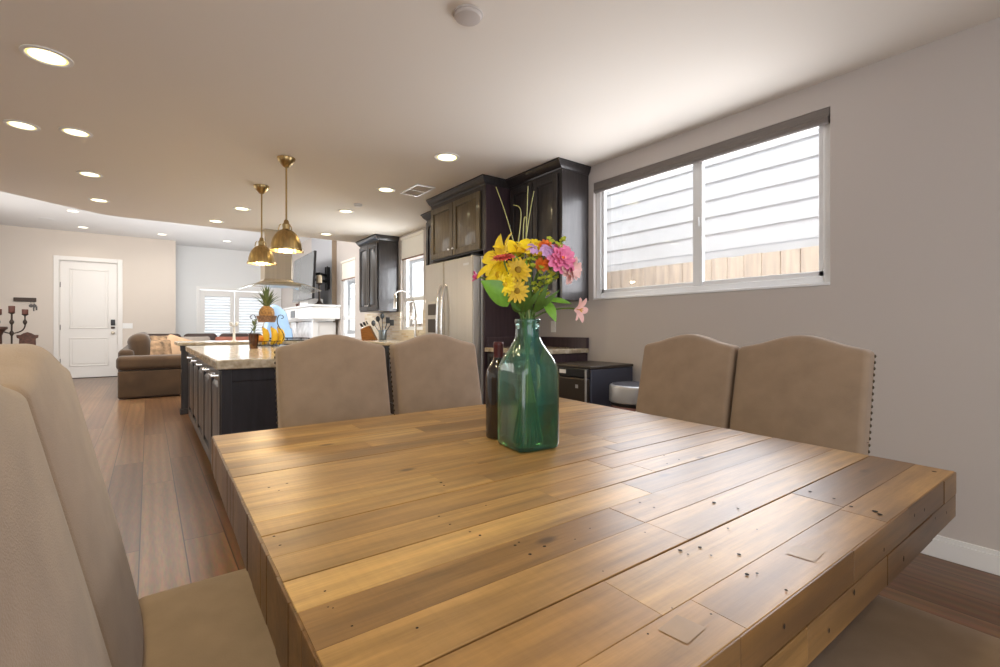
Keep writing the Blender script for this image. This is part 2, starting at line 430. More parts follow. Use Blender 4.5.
# a map for flat fronts: u along the front, v up, w out of it
def front(face, plane):
    if face == '-X': return Matrix(((0, 0, -1, plane), (1, 0, 0, 0), (0, 1, 0, 0), (0, 0, 0, 1)))
    if face == '-Y': return Matrix(((1, 0, 0, 0), (0, 0, -1, plane), (0, 1, 0, 0), (0, 0, 0, 1)))
def panel_door(face, plane, u0, u1, v0, v1, mat, parent, name='door', st=.055, th=.02, bevel=.002):
    T = front(face, plane); mb = MB()
    mb.box(u0, u1, v0, v1, 0, th * .35, T=T)
    mb.box(u0, u0+st, v0, v1, 0, th, T=T); mb.box(u1-st, u1, v0, v1, 0, th, T=T)
    mb.box(u0+st, u1-st, v0, v0+st, 0, th, T=T); mb.box(u0+st, u1-st, v1-st, v1, 0, th, T=T)
    g = st + .012; k = .028
    if u1-u0 > 2*(g+k) and v1-v0 > 2*(g+k):
        a = [(u0+g, v0+g), (u1-g, v0+g), (u1-g, v1-g), (u0+g, v1-g)]
        c = [(u0+g+k, v0+g+k), (u1-g-k, v0+g+k), (u1-g-k, v1-g-k), (u0+g+k, v1-g-k)]
        vs = [(x, y, th*.35) for x, y in a] + [(x, y, th*.9) for x, y in c]
        mb.add(vs, [(4, 5, 6, 7), (0, 1, 5, 4), (1, 2, 6, 5), (2, 3, 7, 6), (3, 0, 4, 7)], T=T)
    return mb.build(name, mat, parent, bevel=bevel)
def knob(face, plane, u, v, parent, mat='chrome', r=.014):
    T = front(face, plane)
    return MB().lathe([(.006, 0), (.005, .012), (r*.8, .016), (r, .022), (r*.85, .028), (r*.3, .031)], T=T @ Matrix.Translation((u, v, 0)), seg=16).build('knob', mat, parent)
def crown(x0, x1, y0, y1, z0, z1, mat, parent, ox0=0, oy0=0, oy1=0):
    prof = [(0, 0), (.10, .0), (.14, .12), (.35, .22), (.60, .42), (.82, .68), (.90, .80), (1, .80), (1, 1)]
    loops = []
    for o, t in prof:
        z = z0 + (z1-z0)*t
        loops.append([(x0-ox0*o, y0-oy0*o, z), (x1, y0-oy0*o, z), (x1, y1+oy1*o, z), (x0-ox0*o, y1+oy1*o, z)])
    return MB().rings(loops).build('crown_molding', mat, parent, smooth=25)

# ------------------------------------------------------------------ the room
XW = 3.0; KC = 2.446; LC = 3.17
struct(MB().box(-4.3, 3.12, -2.7, 14.5, -.08, 0).build('floor', 'floor', smooth=0))
def wall_holes(name, x0, x1, ylo, yhi, zlo, zhi, holes, mat):
    mb = MB(); ys = sorted({ylo, yhi} | {h[0] for h in holes} | {h[1] for h in holes})
    for a, b in zip(ys, ys[1:]):
        hs = sorted([h for h in holes if h[0] <= a and h[1] >= b], key=lambda h: h[2]); z = zlo
        for h in hs:
            if h[2] > z: mb.box(x0, x1, a, b, z, h[2])
            z = h[3]
        mb.box(x0, x1, a, b, z, zhi)
    return struct(mb.build(name, mat, smooth=0))
WR = [(1.015, 2.735, 1.33, 2.298), (5.80, 6.52, 1.06, 2.42), (8.46, 9.24, .93, 2.372)]
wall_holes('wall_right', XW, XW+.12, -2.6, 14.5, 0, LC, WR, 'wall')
struct(MB().box(-4.3, -4.2, -2.6, 14.5, 0, LC).build('wall_left', 'wall_white', smooth=0))
# unseen rear wall, its wide opening added to let fill daylight in
mb = MB(); mb.box(-4.2, -2.6, -2.7, -2.6, 0, LC); mb.box(1.9, 3.12, -2.7, -2.6, 0, LC); mb.box(-2.6, 1.9, -2.7, -2.6, 2.2, LC)
struct(mb.build('wall_rear', 'wall_white', smooth=0))
YD = 13.687
mb = MB(); D0, D1, DT = -1.53, -.555, 2.545
mb.box(-4.2, D0, YD, YD+.12, 0, LC); mb.box(D1, .52, YD, YD+.12, 0, LC); mb.box(D0, D1, YD, YD+.12, DT, LC)
struct(mb.build('wall_front', 'wall_living', smooth=0))
struct(MB().box(.40, .52, YD+.12, 14.5, 0, LC).build('wall_return', 'wall_white', smooth=0))
YF = 14.38
mb = MB(); F0, F1, FT = 1.06, 2.64, 2.08
mb.box(.52, F0, YF, YF+.12, 0, LC); mb.box(F1, 3.0, YF, YF+.12, 0, LC); mb.box(F0, F1, YF, YF+.12, FT, LC)
struct(mb.build('wall_far', 'wall_white', smooth=0))
edge = [(-4.2, 4.15), (-1.19, 6.75), (-.86, 7.05), (-.45, 7.40), (-.2, 7.445), (3.0, 7.445)]
struct(MB().prism([(-4.2, -2.6), (3.0, -2.6)] + edge[::-1], KC, LC - .002).build('ceiling', 'ceiling', smooth=0))
struct(MB().box(-4.3, 3.12, -2.7, 14.5, LC, LC+.1).build('ceiling_high', 'ceiling_high', smooth=0))
def baseboard(name, pts):
    mb = MB()
    for x0, x1, y0, y1, ax in pts:
        mb.box(x0, x1, y0, y1, 0, .085)
        if ax == 'x': mb.box(x0+.006, x1, y0, y1, .085, .105)
        else: mb.box(x0, x1, y0+.006, y1, .085, .105)
    struct(mb.build(name, 'white', smooth=0, bevel=.003))
baseboard('baseboard_right', [(XW-.016, XW, -2.6, 2.77, 'x'), (XW-.016, XW, 8.12, 9.49, 'x')])
baseboard('baseboard_front', [(-4.2, D0-.10, YD-.016, YD, 'y'), (D1+.10, .52, YD-.016, YD, 'y')])

# ---- windows on the right wall
def slider_window(name, y0, y1, z0, z1, mid, drop=0, rail=None):
    w = bpy.data.objects.new(name, None); COL.objects.link(w); w.location = (XW+.05, (y0+y1)/2, z0); ORI[w.name] = Vector(w.location)
    struct(w)
    f = .045; a, b = XW+.035, XW+.105
    mb = MB(); mb.box(a, b, y0, y0+f, z0, z1); mb.box(a, b, y1-f, y1, z0, z1); mb.box(a, b, y0+f, y1-f, z0, z0+f); mb.box(a, b, y0+f, y1-f, z1-f, z1)
    mb.build('window_frame', 'vinyl', w, bevel=.004)
    MB().box(XW-.006, XW+.036, y0, y1, z0-.012, z0+.004).build('window_sill', 'vinyl', w, bevel=.003)
    if mid is not None:
        mb = MB(); s = .05
        mb.box(a+.005, a+.035, mid-.035, mid+.035, z0+f, z1-f)           # meeting stile
        for q0, q1 in ((y0+f, mid), (mid, y1-f)):
            mb.box(a+.012, a+.04, q0, q0+.028, z0+f, z1-f); mb.box(a+.012, a+.04, q1-.028, q1, z0+f, z1-f)
            mb.box(a+.012, a+.04, q0, q1, z0+f, z0+f+.03); mb.box(a+.012, a+.04, q0, q1, z1-f-.03, z1-f)
        mb.build('window_sash', 'vinyl', w, bevel=.003)
        MB().box(a-.006, a+.006, mid-.016, mid-.004, (z0+z1)/2-.03, (z0+z1)/2+.03).build('window_latch', 'vinyl', w, bevel=.002)
    if rail is not None:
        MB().box(a+.01, a+.05, y0+f, y1-f, rail-.03, rail+.03).build('window_sash', 'vinyl', w, bevel=.003)
        mb = MB(); mb.box(a+.012, a+.045, y0+f, y0+f+.04, z0+f, z1-f); mb.box(a+.012, a+.045, y1-f-.04, y1-f, z0+f, z1-f)
        mb.build('window_stile', 'vinyl', w, bevel=.003)
    MB().box(a+.022, a+.028, y0+f, y1-f, z0+f, z1-f).build('window_glass', 'pane', w, smooth=0)
    return w
slider_window('window_1', *WR[0], mid=1.822)
slider_window('window_2', *WR[1], mid=None, rail=1.50)
slider_window('window_3', *WR[2], mid=None, rail=1.28)
# ---- roller shades hanging in the window openings
t = thing('roller_shade', 'rolled-up dark taupe roller shade along the top of the dining window', 'blind', (XW+.014, 1.875, 2.22), 'window shades')
MB().box(XW-.004, XW+.030, 1.018, 2.732, 2.246, 2.296).build('cassette', 'cassette', t, bevel=.004)
MB().lathe([(.022, 0), (.022, 1.70)], T=Matrix.Translation((XW+.010, 1.025, 2.232)) @ Matrix.Rotation(-pi/2, 4, 'X'), seg=16).build('rolled_cloth', 'cassette', t)
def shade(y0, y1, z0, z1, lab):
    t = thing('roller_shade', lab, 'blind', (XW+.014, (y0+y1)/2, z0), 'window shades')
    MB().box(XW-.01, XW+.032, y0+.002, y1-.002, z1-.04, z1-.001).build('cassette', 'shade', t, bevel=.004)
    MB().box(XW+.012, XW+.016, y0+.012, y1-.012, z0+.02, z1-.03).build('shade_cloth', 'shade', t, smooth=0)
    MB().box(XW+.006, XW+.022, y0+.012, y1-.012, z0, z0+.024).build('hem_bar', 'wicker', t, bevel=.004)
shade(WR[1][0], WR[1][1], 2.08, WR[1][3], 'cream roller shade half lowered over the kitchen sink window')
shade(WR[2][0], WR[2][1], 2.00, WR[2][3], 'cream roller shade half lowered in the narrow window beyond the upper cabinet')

# ---- front door
dr = bpy.data.objects.new('door_1', None); COL.objects.link(dr); dr.location = ((D0+D1)/2, YD, 0); ORI[dr.name] = Vector(dr.location); struct(dr)
dr['label'] = 'white two-panel front door'
mb = MB(); yb = YD+.035
mb.box(D0+.012, D1-.012, yb, yb+.04, .012, DT-.012)
def recess(mb, x0, x1, z0, z1, y):
    T = front('-Y', y)
    for a, b, c, d in ((x0, x1, z0, z0+.025), (x0, x1, z1-.025, z1), (x0, x0+.025, z0, z1), (x1-.025, x1, z0, z1)):
        mb.box(a, b, c, d, 0, .014, T=T)
    mb.box(x0+.05, x1-.05, z0+.05, z1-.05, 0, .010, T=T)
recess(mb, D0+.16, D1-.16, 1.08, DT-.17, yb); recess(mb, D0+.16, D1-.16, .26, .88, yb)
mb.build('door_slab', 'door_white', dr, bevel=.006)
mb = MB(); c = .085
mb.box(D0-c, D0, YD-.02, YD+.02, 0, DT+c); mb.box(D1, D1+c, YD-.02, YD+.02, 0, DT+c); mb.box(D0, D1, YD-.02, YD+.02, DT, DT+c)
mb.box(D0, D0+.011, YD-.0, YD+.12, 0, DT); mb.box(D1-.011, D1, YD, YD+.12, 0, DT); mb.box(D0, D1, YD, YD+.12, DT-.011, DT)
mb.build('door_casing', 'door_white', dr, bevel=.004)
for z in (.32, 1.05, 1.28+.68):
    MB().box(D0-.004, D0+.022, yb-.012, yb, z, z+.11).build('hinge', 'bronze', dr, bevel=.002)
MB().rbox((D1-.085, yb-.02, 1.215), (.075, .035, .13), .012).build('keypad_lock', 'black', dr)
MB().rbox((D1-.085, yb-.015, 1.10), (.07, .03, .045), .012).build('deadbolt', 'bronze', dr)
MB().lathe([(.034, 0), (.034, .008), (.012, .014), (.012, .035), (.03, .045), (.034, .06), (.02, .072)], T=Matrix.Translation((D1-.085, yb, .985)) @ Matrix.Rotation(pi/2, 4, 'X'), seg=18).build('door_knob', 'steel', dr)
MB().box(D0, D1, YD-.01, YD+.10, 0, .012).build('door_sill', 'bronze', dr)
# ---- shuttered french doors
fd = bpy.data.objects.new('door_2', None); COL.objects.link(fd); fd.location = ((F0+F1)/2, YF, 0); ORI[fd.name] = Vector(fd.location); struct(fd)
mb = MB(); c = .075
mb.box(F0-c, F0, YF-.022, YF+.02, 0, FT+c); mb.box(F1, F1+c, YF-.022, YF+.02, 0, FT+c); mb.box(F0, F1, YF-.022, YF+.02, FT, FT+c)
mb.build('door_casing', 'white', fd, bevel=.004)
FM = 1.845
for x0, x1 in ((F0+.004, FM-.003), (FM+.003, F1-.004)):
    mb = MB(); y0, y1 = YF+.01, YF+.05; s = .105
    mb.box(x0, x0+s, y0, y1, .01, FT-.006); mb.box(x1-s, x1, y0, y1, .01, FT-.006); mb.box(x0+s, x1-s, y0, y1, FT-.17, FT-.006); mb.box(x0+s, x1-s, y0, y1, .01, .28)
    lf = mb.build('door_leaf', 'white', fd, bevel=.004)
    mb = MB(); z = .31
    while z < FT-.18:
        T = Matrix.Translation(((x0+x1)/2, YF+.024, z)) @ Matrix.Rotation(radians(-55), 4, 'X')
        mb.box(-(x1-x0)/2+s, (x1-x0)/2-s, -.034, .034, -.004, .004, T=T); z += .072
    mb.build('shutter_louvers', 'louver', lf, smooth=0)
    MB().box(x0+s, x1-s, YF+.054, YF+.06, .28, FT-.17).build('door_glass', 'pane', lf, smooth=0)
# ---- chimney breast + fireplace mantel
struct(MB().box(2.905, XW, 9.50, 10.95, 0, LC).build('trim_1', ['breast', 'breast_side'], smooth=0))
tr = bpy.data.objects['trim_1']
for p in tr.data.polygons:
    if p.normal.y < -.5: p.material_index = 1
struct(MB().box(2.988, XW, 4.50, 7.95, .905, 1.06).box(2.988, XW, 4.50, 5.80, 1.06, 1.33).box(2.988, XW, 6.52, 7.95, 1.06, 1.33).build('trim_2', 'mosaic', smooth=0))
tr = bpy.data.objects['trim_2']; tr['label'] = 'beige mosaic tile backsplash behind the kitchen counter'

# ---- outdoors
struct(MB().box(3.12, 9, -6, 20, -.12, -.02).build('ground', 'stonewhite', smooth=0))
mb = MB(); z = .3; x = 4.5
while z < 2.80:
    vs = [(x, -4, z), (x, 19, z), (x+.016, 19, z+.172), (x+.016, -4, z+.172), (x+.03, -4, z), (x+.03, 19, z)]
    mb.add(vs, [(0, 1, 2, 3), (0, 4, 5, 1)]); z += .172
mb.box(x+.02, x+.25, -4, 19, 0, 2.80); mb.box(x-.01, x+.03, -4, 19, 1.765, 1.83); mb.box(x-.02, x+.03, -4, 19, 2.79, 2.86)
mb.box(x+.02, x+.25, -4, 19, 2.80, 5.2); mb.box(x-.01, x+.02, -4, 19, 2.95, 3.01)
nh = mb.build('neighbour_house_wall', 'siding', smooth=0); struct(nh, 'white lap siding of the neighbouring house', 'house wall')
mb = MB()
mb.box(4.48, 4.52, 6.55, 7.3, 1.45, 2.2)
o = mb.build('neighbour_window', 'utensil', smooth=0); struct(o)
fe = thing('cedar_fence', 'pale cedar board fence outside the dining window', 'fence', (3.95, 2.5, -.02))
yy = -1.0; mb = MB()
while yy < 9.0:
    w = .14; mb.box(3.92, 3.94, yy+.002, yy+w-.002, -.02, 1.68 + random.uniform(-.004, .004)); yy += w
mb.build('fence_boards', 'cedar', fe, smooth=0, bevel=.003)
MB().box(3.94, 3.98, -1, 9, 1.45, 1.54).box(3.94, 3.98, -1, 9, .3, .39).build('fence_rail', 'cedar', fe)

# ------------------------------------------------------------------ dining table
TZ = .76; Y0, Y1 = .25, 1.648
tb = thing('dining_table', 'square reclaimed wood dining table with thick plank top and nail holes', 'table', (.84, .95, 0))
def tx(u, y): # table's slightly splayed plan
    a = .129 + .018*(y-.25); b = 1.452 + .060*(y-.25)
    return a + (b-a)*u
rows = [.25, .318, .407, .487, .566, .645, .722, .805, .868, .932, 1.005, 1.085, 1.16, 1.235, 1.31, 1.395, 1.48, 1.565, 1.648]
wide = {.407, .645, .805, 1.16}
mb = MB()
tops = []
for a, b in zip(rows, rows[1:]):
    n = random.choice((2, 2, 3, 3)); cuts = [0] + [(k+random.uniform(-.3, .3))/n for k in range(1, n)] + [1]
    ga = .0016 if a in wide else .00005; gb = .0016 if b in wide else .00005
    for u0, u1 in zip(cuts, cuts[1:]):
        if u1-u0 < .06: continue
        tone = (min(1, max(0, random.gauss(.55, .27))), random.random(), 0)
        dz = random.uniform(-.0003, .0003)
        e = .00005
        vs = [(tx(u0, yy)+e, yy, z) if s == 0 else (tx(u1, yy)-e, yy, z) for z in (TZ-.052, TZ+dz) for yy in (a+ga, b-gb) for s in (0, 1)]
        mb.add(vs, [(0, 2, 3, 1), (4, 5, 7, 6), (0, 1, 5, 4), (2, 6, 7, 3), (0, 4, 6, 2), (1, 3, 7, 5)], 0, None, tone)
        if a == .25: pass
# fill short cut gaps + lower layer made of edge boards
mb.box(tx(.5, .9)-.64, tx(.5, .9)+.64, Y0+.004, Y1-.004, TZ-.052, TZ-.004, 0, None, (.3, .2, 0))
def low(u0, u1, a, b, tone):
    vs = [(tx(u0, yy), yy, z) if s == 0 else (tx(u1, yy), yy, z) for z in (TZ-.100, TZ-.053) for yy in (a, b) for s in (0, 1)]
    mb.add(vs, [(0, 2, 3, 1), (4, 5, 7, 6), (0, 1, 5, 4), (2, 6, 7, 3), (0, 4, 6, 2), (1, 3, 7, 5)], 0, None, tone)
for u0, u1 in ((0, .36), (.36, .71), (.71, 1)):
    low(u0, u1, Y0-.0005, Y0+.10, (random.uniform(.1, .45), random.random(), 0)); low(u0, u1, Y1-.10, Y1, (random.uniform(.1, .45), random.random(), 0))
yy = Y0+.10
while yy < Y1-.11:
    w = random.uniform(.05, .09); e = min(yy+w, Y1-.10)
    low(0, .10, yy, e-.0006, (random.uniform(.0, .35), random.random(), 0)); low(.90, 1, yy, e-.0006, (random.uniform(.1, .4), random.random(), 0)); yy = e
low(.1, .9, Y0+.1, Y1-.1, (.2, .2, 0))
for side in (0, 1):
    yy = Y0+.001
    while yy < Y1-.002:
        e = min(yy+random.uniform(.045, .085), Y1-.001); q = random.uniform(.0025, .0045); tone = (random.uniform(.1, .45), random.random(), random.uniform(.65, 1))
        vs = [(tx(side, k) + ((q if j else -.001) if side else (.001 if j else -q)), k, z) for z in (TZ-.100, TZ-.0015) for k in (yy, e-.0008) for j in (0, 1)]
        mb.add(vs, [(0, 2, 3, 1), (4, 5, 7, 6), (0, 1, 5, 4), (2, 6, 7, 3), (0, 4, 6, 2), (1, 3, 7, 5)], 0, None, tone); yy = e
for z0, z1 in ((TZ-.049, TZ-.0012), (TZ-.100, TZ-.051)):
    u = 0
    while u < .999:
        e = min(1, u+random.uniform(.16, .34)); q = random.uniform(.002, .0035)
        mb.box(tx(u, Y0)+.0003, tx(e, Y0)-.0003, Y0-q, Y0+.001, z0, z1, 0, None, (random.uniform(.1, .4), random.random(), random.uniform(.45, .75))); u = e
holes = [(515, 546, 5), (519, 543, 4), (544.5, 547, 6), (530, 555, 6), (480, 536, 5), (470, 532.5, 4), (417, 629, 5), (352, 627, 4), (325, 592, 4), (328, 608, 3), (333, 609, 3),
         (269, 488, 4), (279, 491, 3), (287, 484, 4), (274, 537, 4), (280, 546, 4), (441, 483, 5), (444, 486, 4), (439, 517, 4), (450, 525, 4), (486, 506, 3),
         (714, 503, 6), (738, 509, 4), (757, 574, 5), (680, 551, 7), (688, 555, 4), (700, 548, 6), (711, 556, 4), (739, 555, 6), (747, 575, 7), (786, 591, 5), (757, 530, 3),
         (810, 492, 5), (834, 499, 4), (851, 507, 5), (875, 512, 7), (880, 515, 6), (640, 503, 4), (654, 508, 4), (648, 635, 4), (672, 609, 3), (711, 615, 4), (934, 472, 5), (868, 443, 3),
         (664, 456, 3), (667, 464, 3), (679, 460, 3), (728, 529, 4), (645, 533, 3), (603, 572, 3), (590, 529, 3), (575, 540, 3)]
TH = radians(36.5)
def on_table(px, py):
    a = (px-500)/475; b = -(py-328.5)/475; k = (TZ-CAM_H)/b
    return ((sin(TH)+a*cos(TH))*k, (cos(TH)-a*sin(TH))*k)
for px, py, s in holes:
    x, y = on_table(px, py)
    d = math.hypot(x, y); r = s*.5/475*d*.64
    n = 9; ang = random.random()*3
    mb.add([(x+r*cos(2*pi*i/n+ang)*random.uniform(.85, 1.1), y+r*sin(2*pi*i/n+ang)*random.uniform(.75, 1.05), TZ+.0012) for i in range(n)], [tuple(range(n))], 1)
for px, py, s, rot in [(682, 629, .020, .1), (805, 553, .022, .1), (655, 497, .017, .0)]:
    x, y = on_table(px, py); c, q = cos(rot), sin(rot)
    mb.add([(x+s*(c*i-q*j), y+s*(q*i+c*j)*.8, TZ+.0005) for i, j in ((-1, -1), (1, -1), (1, 1), (-1, 1))], [(0, 1, 2, 3)], 2)
# holes and splits in the near edge
for u, z, s in [(.35, .735, .006), (.52, .70, .008), (.62, .725, .006), (.70, .68, .009), (.80, .735, .006), (.86, .70, .005), (.93, .69, .006), (.45, .68, .006), (.75, .74, .006)]:
    x = tx(u, Y0); n = 8; s = s*.6
    mb.add([(x+s*.6*cos(2*pi*i/n), Y0-.0038, z+s*sin(2*pi*i/n)) for i in range(n)], [tuple(range(n))], 1)
mb.build('tabletop', ['table', 'hole', 'pegwood'], tb, smooth=0, bevel=.0006, seg=1)
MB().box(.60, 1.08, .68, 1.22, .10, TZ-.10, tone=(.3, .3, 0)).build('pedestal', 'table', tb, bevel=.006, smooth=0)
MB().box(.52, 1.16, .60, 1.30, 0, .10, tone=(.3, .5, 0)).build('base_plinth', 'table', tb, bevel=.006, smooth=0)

# ------------------------------------------------------------------ dining chairs (local: faces +Y)
def make_chair(label, group):
    t = thing('dining_chair', label, 'chair', (0, 0, 0), group)
    W = .45
    def seatfn(p):
        x, y, z = p
        if z > 0: z += .012*(1-(2*x/.47)**2)*(1-(2*y/.47)**2)
        return (x, y, z)
    MB().rbox((0, -.005, .435), (.455, .465, .115), .028, (8, 8, 2), seatfn).build('seat', 'fabric', t, smooth=60)
    zb, zs, zc = .40, 1.010, 1.055; th = .078; H = zs-zb
    lean = .215
    def backfn(p):
        x, y, z = p                       # y<0 is the rear
        v = (z + H/2)/H                   # 0 at the bottom, 1 at the shoulder
        s = max(-1, min(1, 2*x/W))
        bump = (.5+.5*cos(pi*s))
        bump = bump**1.15
        z2 = zb + v*(H + (zc-zs)*bump*min(1, max(0, v)))
        z2 -= .007*max(0, (abs(s)-.72)/.28)**2.2 * max(0, v)**10
        yy = y
        if y > 0: yy += .020*(1-s*s)*max(0, sin(pi*min(1, max(0, v))**.8))**.7
        x2 = x*(1 - .012*(v-.5))
        return (x2, -.225 - th/2 + yy - lean*(z2-.49), z2)
    MB().rbox((0, 0, 0), (W, th, H), .020, (14, 1, 12), backfn).build('backrest', 'fabric', t, smooth=60)
    # nailheads along both side edges and low around the seat
    for s in (-1, 1):
        mb = MB(); n = 24
        for i in range(n):
            z = .50 + (.985-.50)*i/(n-1)
            v = (z-zb)/H
            x = s*(W/2*(1-.012*(v-.5)) + .0005)
            y = -.225 - th*.74 - lean*(z-.49)
            T = Matrix.Translation((x, y, z)) @ Matrix.Rotation(s*pi/2, 4, 'Y')
            mb.lathe([(.0062, 0), (.0055, .0022), (.003, .0038), (.0006, .0042)], T=T, seg=8)
        mb.build('nailhead_trim', 'nail', t)
    for sx in (-1, 1):
        MB().rings([[(sx*.195+a*q, .195+b*q, z) for a, b in ((-1, -1), (1, -1), (1, 1), (-1, 1))] for z, q in ((0, .016), (.38, .024))]).build('leg', 'legwood', t, bevel=.003)
    for sx in (-1, 1):
        MB().rings([[(sx*.195+a*q, y+b*q, z) for a, b in ((-1, -1), (1, -1), (1, 1), (-1, 1))] for z, q, y in ((0, .016, -.29), (.2, .02, -.235), (.42, .024, -.225))]).build('leg', 'legwood', t, bevel=.003)
    return t
GRP = 'upholstered camel-back dining chairs'
c0 = make_chair('tan upholstered dining chair before the island, left one behind the table', GRP)
c0.location = (.632, 1.68, 0); c0.rotation_euler = (0, 0, pi)
dup(c0, (1.118, 1.68, 0), pi, 'tan upholstered dining chair behind the table, in front of the refrigerator', GRP)
dup(c0, (.204, 1.095, 0), -pi/2, 'tan dining chair on the table\'s left side whose seat shows', GRP)
dup(c0, (.210, .625, 0), -pi/2, 'tan dining chair back nearest the camera, cut by the left frame edge', GRP)
dup(c0, (1.61, 1.228, 0), pi/2, 'olive-brown dining chair on the table\'s right side, next to the steel bin', GRP)
dup(c0, (1.61, .768, 0), pi/2, 'olive-brown dining chair against the bare right wall, nailheads at its right edge', GRP)
dup(c0, (1.085, .215, 0), 0, 'dining chair with only its tan seat showing under the table\'s near edge', GRP)

# ------------------------------------------------------------------ vase, water, flowers, bottle
VC = (.829, .994); VR = radians(-7)
def vase_loops(scale=1.0, zs=None, inset=0):
    prof = [(.060, 0, 8), (.0645, .006, 9), (.065, .03, 10), (.065, .12, 10), (.065, .20, 10), (.063, .219, 8), (.0565, .241, 5), (.047, .262, 3.2), (.038, .282, 2.4), (.033, .298, 2), (.0325, .324, 2), (.034, .334, 2), (.0355, .341, 2), (.034, .345, 2)]
    loops = []
    for r, z, e in prof:
        if zs and not (zs[0] <= z <= zs[1]): continue
        l = []
        for i in range(48):
            a = 2*pi*i/48; ca, sa = cos(a), sin(a)
            k = (abs(ca)**e + abs(sa)**e)**(-1/e)
            rr = (r - inset)*k
            x, y = rr*ca, rr*sa
            l.append((VC[0]+x*cos(VR)-y*sin(VR), VC[1]+x*sin(VR)+y*cos(VR), TZ+.001+z))
        loops.append(l)
    return loops
vs_ = thing('glass_vase', 'square-shouldered teal green glass bottle vase in the middle of the table', 'vase', (VC[0], VC[1], TZ))
lo = vase_loops(); inner = vase_loops(inset=.004)
mbv = MB(); mbv.rings(lo, cap=False); n0 = len(mbv.v)
mbv.f.append(list(range(48))[::-1]); mbv.m.append(0); mbv.tone.append(None)
mbv.build('vase_body', 'vase', vs_, smooth=60)
w_ = vase_loops(zs=(.004, .125), inset=.0045)
for l in w_:
    pass
wl = [[(x, y, z+.006) for x, y, z in w_[0]]] + w_[1:] 
wt = MB().rings(wl).build('vase_water', 'water', smooth=60)
tag(wt, 'water in the lower half of the green glass vase', 'water', kind='stuff')

DEPTH = VC[0]*sin(TH) + VC[1]*cos(TH)
def vp(px, py, dd=0.0):
    """a point by the vase: picture position at the vase's depth, moved dd metres away"""
    d = DEPTH + dd; a = (px-500)/475*d; b = -(py-328.5)/475*d
    return Vector((sin(TH)*d + cos(TH)*a, cos(TH)*d - sin(TH)*a, CAM_H+b))
TOCAM = Vector((-sin(TH), -cos(TH), 0)); RT = Vector((cos(TH), -sin(TH), 0)); UP = Vector((0, 0, 1))
def facing(r, u, c): return (RT*r + UP*u + TOCAM*c).normalized()
def bez(p0, p1, p2, p3, n=10):
    out = []
    for i in range(n+1):
        t = i/n; out.append(p0*(1-t)**3 + p1*3*t*(1-t)**2 + p2*3*t*t*(1-t) + p3*t**3)
    return out
cnt = [0]
def stem_pts(end, nrm=None, sp=.016):
    cnt[0] += 1; a = cnt[0]*2.399; 
    rr = sp*(.5+.5*((cnt[0]*37) % 10)/10)
    neck = Vector((VC[0]+rr*cos(a), VC[1]+rr*sin(a), TZ+.335))
    foot = Vector((VC[0]-.040*cos(a+.3), VC[1]-.040*sin(a+.3), TZ+.014))
    mid = Vector((VC[0]+rr*.3*cos(a), VC[1]+rr*.3*sin(a), TZ+.27))
    lower = bez(foot, foot.lerp(mid, .5), mid - Vector((0, 0, .03)), neck, 7)
    d = (end-neck); 
    back = -nrm*min(.05, d.length*.4) if nrm else Vector((0, 0, -d.length*.3))
    upper = bez(neck, neck + Vector((d.x*.15, d.y*.15, abs(d.z)*.5+.01)), end+back, end, 8)
    return lower + upper[1:]
def frame(n):
    n = n.normalized(); a = Vector((0, 0, 1)) if abs(n.z) < .9 else Vector((1, 0, 0))
    u = a.cross(n).normalized(); return u, n.cross(u), n
def petals(mb, c, nrm, R, num, wid, lift=.2, curl=-.15, r0=.12, ph=0, m=0, jit=.12, tip=.9):
    u, v, n = frame(nrm)
    for i in range(num):
        a = ph + 2*pi*(i + random.uniform(-jit, jit))/num
        d = u*cos(a) + v*sin(a); s = n.cross(d); RR = R*random.uniform(.9, 1.06)
        vs = []; fs = []; st = 6
        tw = random.uniform(-.12, .12)
        for k in range(st+1):
            t = k/st
            r = RR*(r0 + (1-r0)*t)
            h = RR*(lift*t + curl*t*t)
            w = wid*RR*(sin(pi*min(1, (.12+.88*t)**tip*.94))**.8) * .5 + .0004
            p = c + d*r + n*h
            for q in (-1, 0, 1): vs.append(p + s*(q*w) + n*(abs(q)*w*.28 + q*tw*w))
        for k in range(st):
            for q in range(2):
                b = k*3+q; fs.append((b, b+1, b+4, b+3))
        mb.add(vs, fs, m)
def leaf_mesh(mb, a, b, w, nrm, droop=.1, m=0):
    a, b = Vector(a), Vector(b); d = b-a; s = d.cross(nrm).normalized(); n = s.cross(d).normalized(); st = 8
    vs = []; fs = []
    for k in range(st+1):
        t = k/st; p = a + d*t + n*(d.length*droop*sin(pi*t)); ww = w*(sin(pi*min(1, .06+.92*t)**.85))
        for q in (-1, -.5, 0, .5, 1): vs.append(p + s*(q*ww) + n*(abs(q)*ww*.25))
    for k in range(st):
        for q in range(4):
            i = k*5+q; fs.append((i, i+1, i+6, i+5))
    mb.add(vs, fs, m)
def centre(c, nrm, r, h, parent, mat='centre', name='flower_centre'):
    u, v, n = frame(nrm)
    T = Matrix(((u.x, v.x, n.x, c.x), (u.y, v.y, n.y, c.y), (u.z, v.z, n.z, c.z), (0, 0, 0, 1)))
    return MB().lathe([(r*.7, -h*.3), (r, 0), (r*.9, h*.5), (r*.55, h*.9), (r*.1, h)], T=T, seg=14).build(name, mat, parent)
FG = 'cut flowers in the green vase'
def flower(name, label, cat, pos, nrm, build, stemr=.0022, leaves=()):
    t = thing(name, label, cat, (VC[0], VC[1], TZ+.014), FG)
    MB().tube(stem_pts(pos, nrm), stemr, 6).build('stem', 'stem', t)
    build(t, pos, nrm)
    for a, b, w, mt in leaves:
        mb = MB(); leaf_mesh(mb, a, b, w, TOCAM + UP*.5); mb.build('leaf', mt, t, smooth=60, recalc=False)
    return t
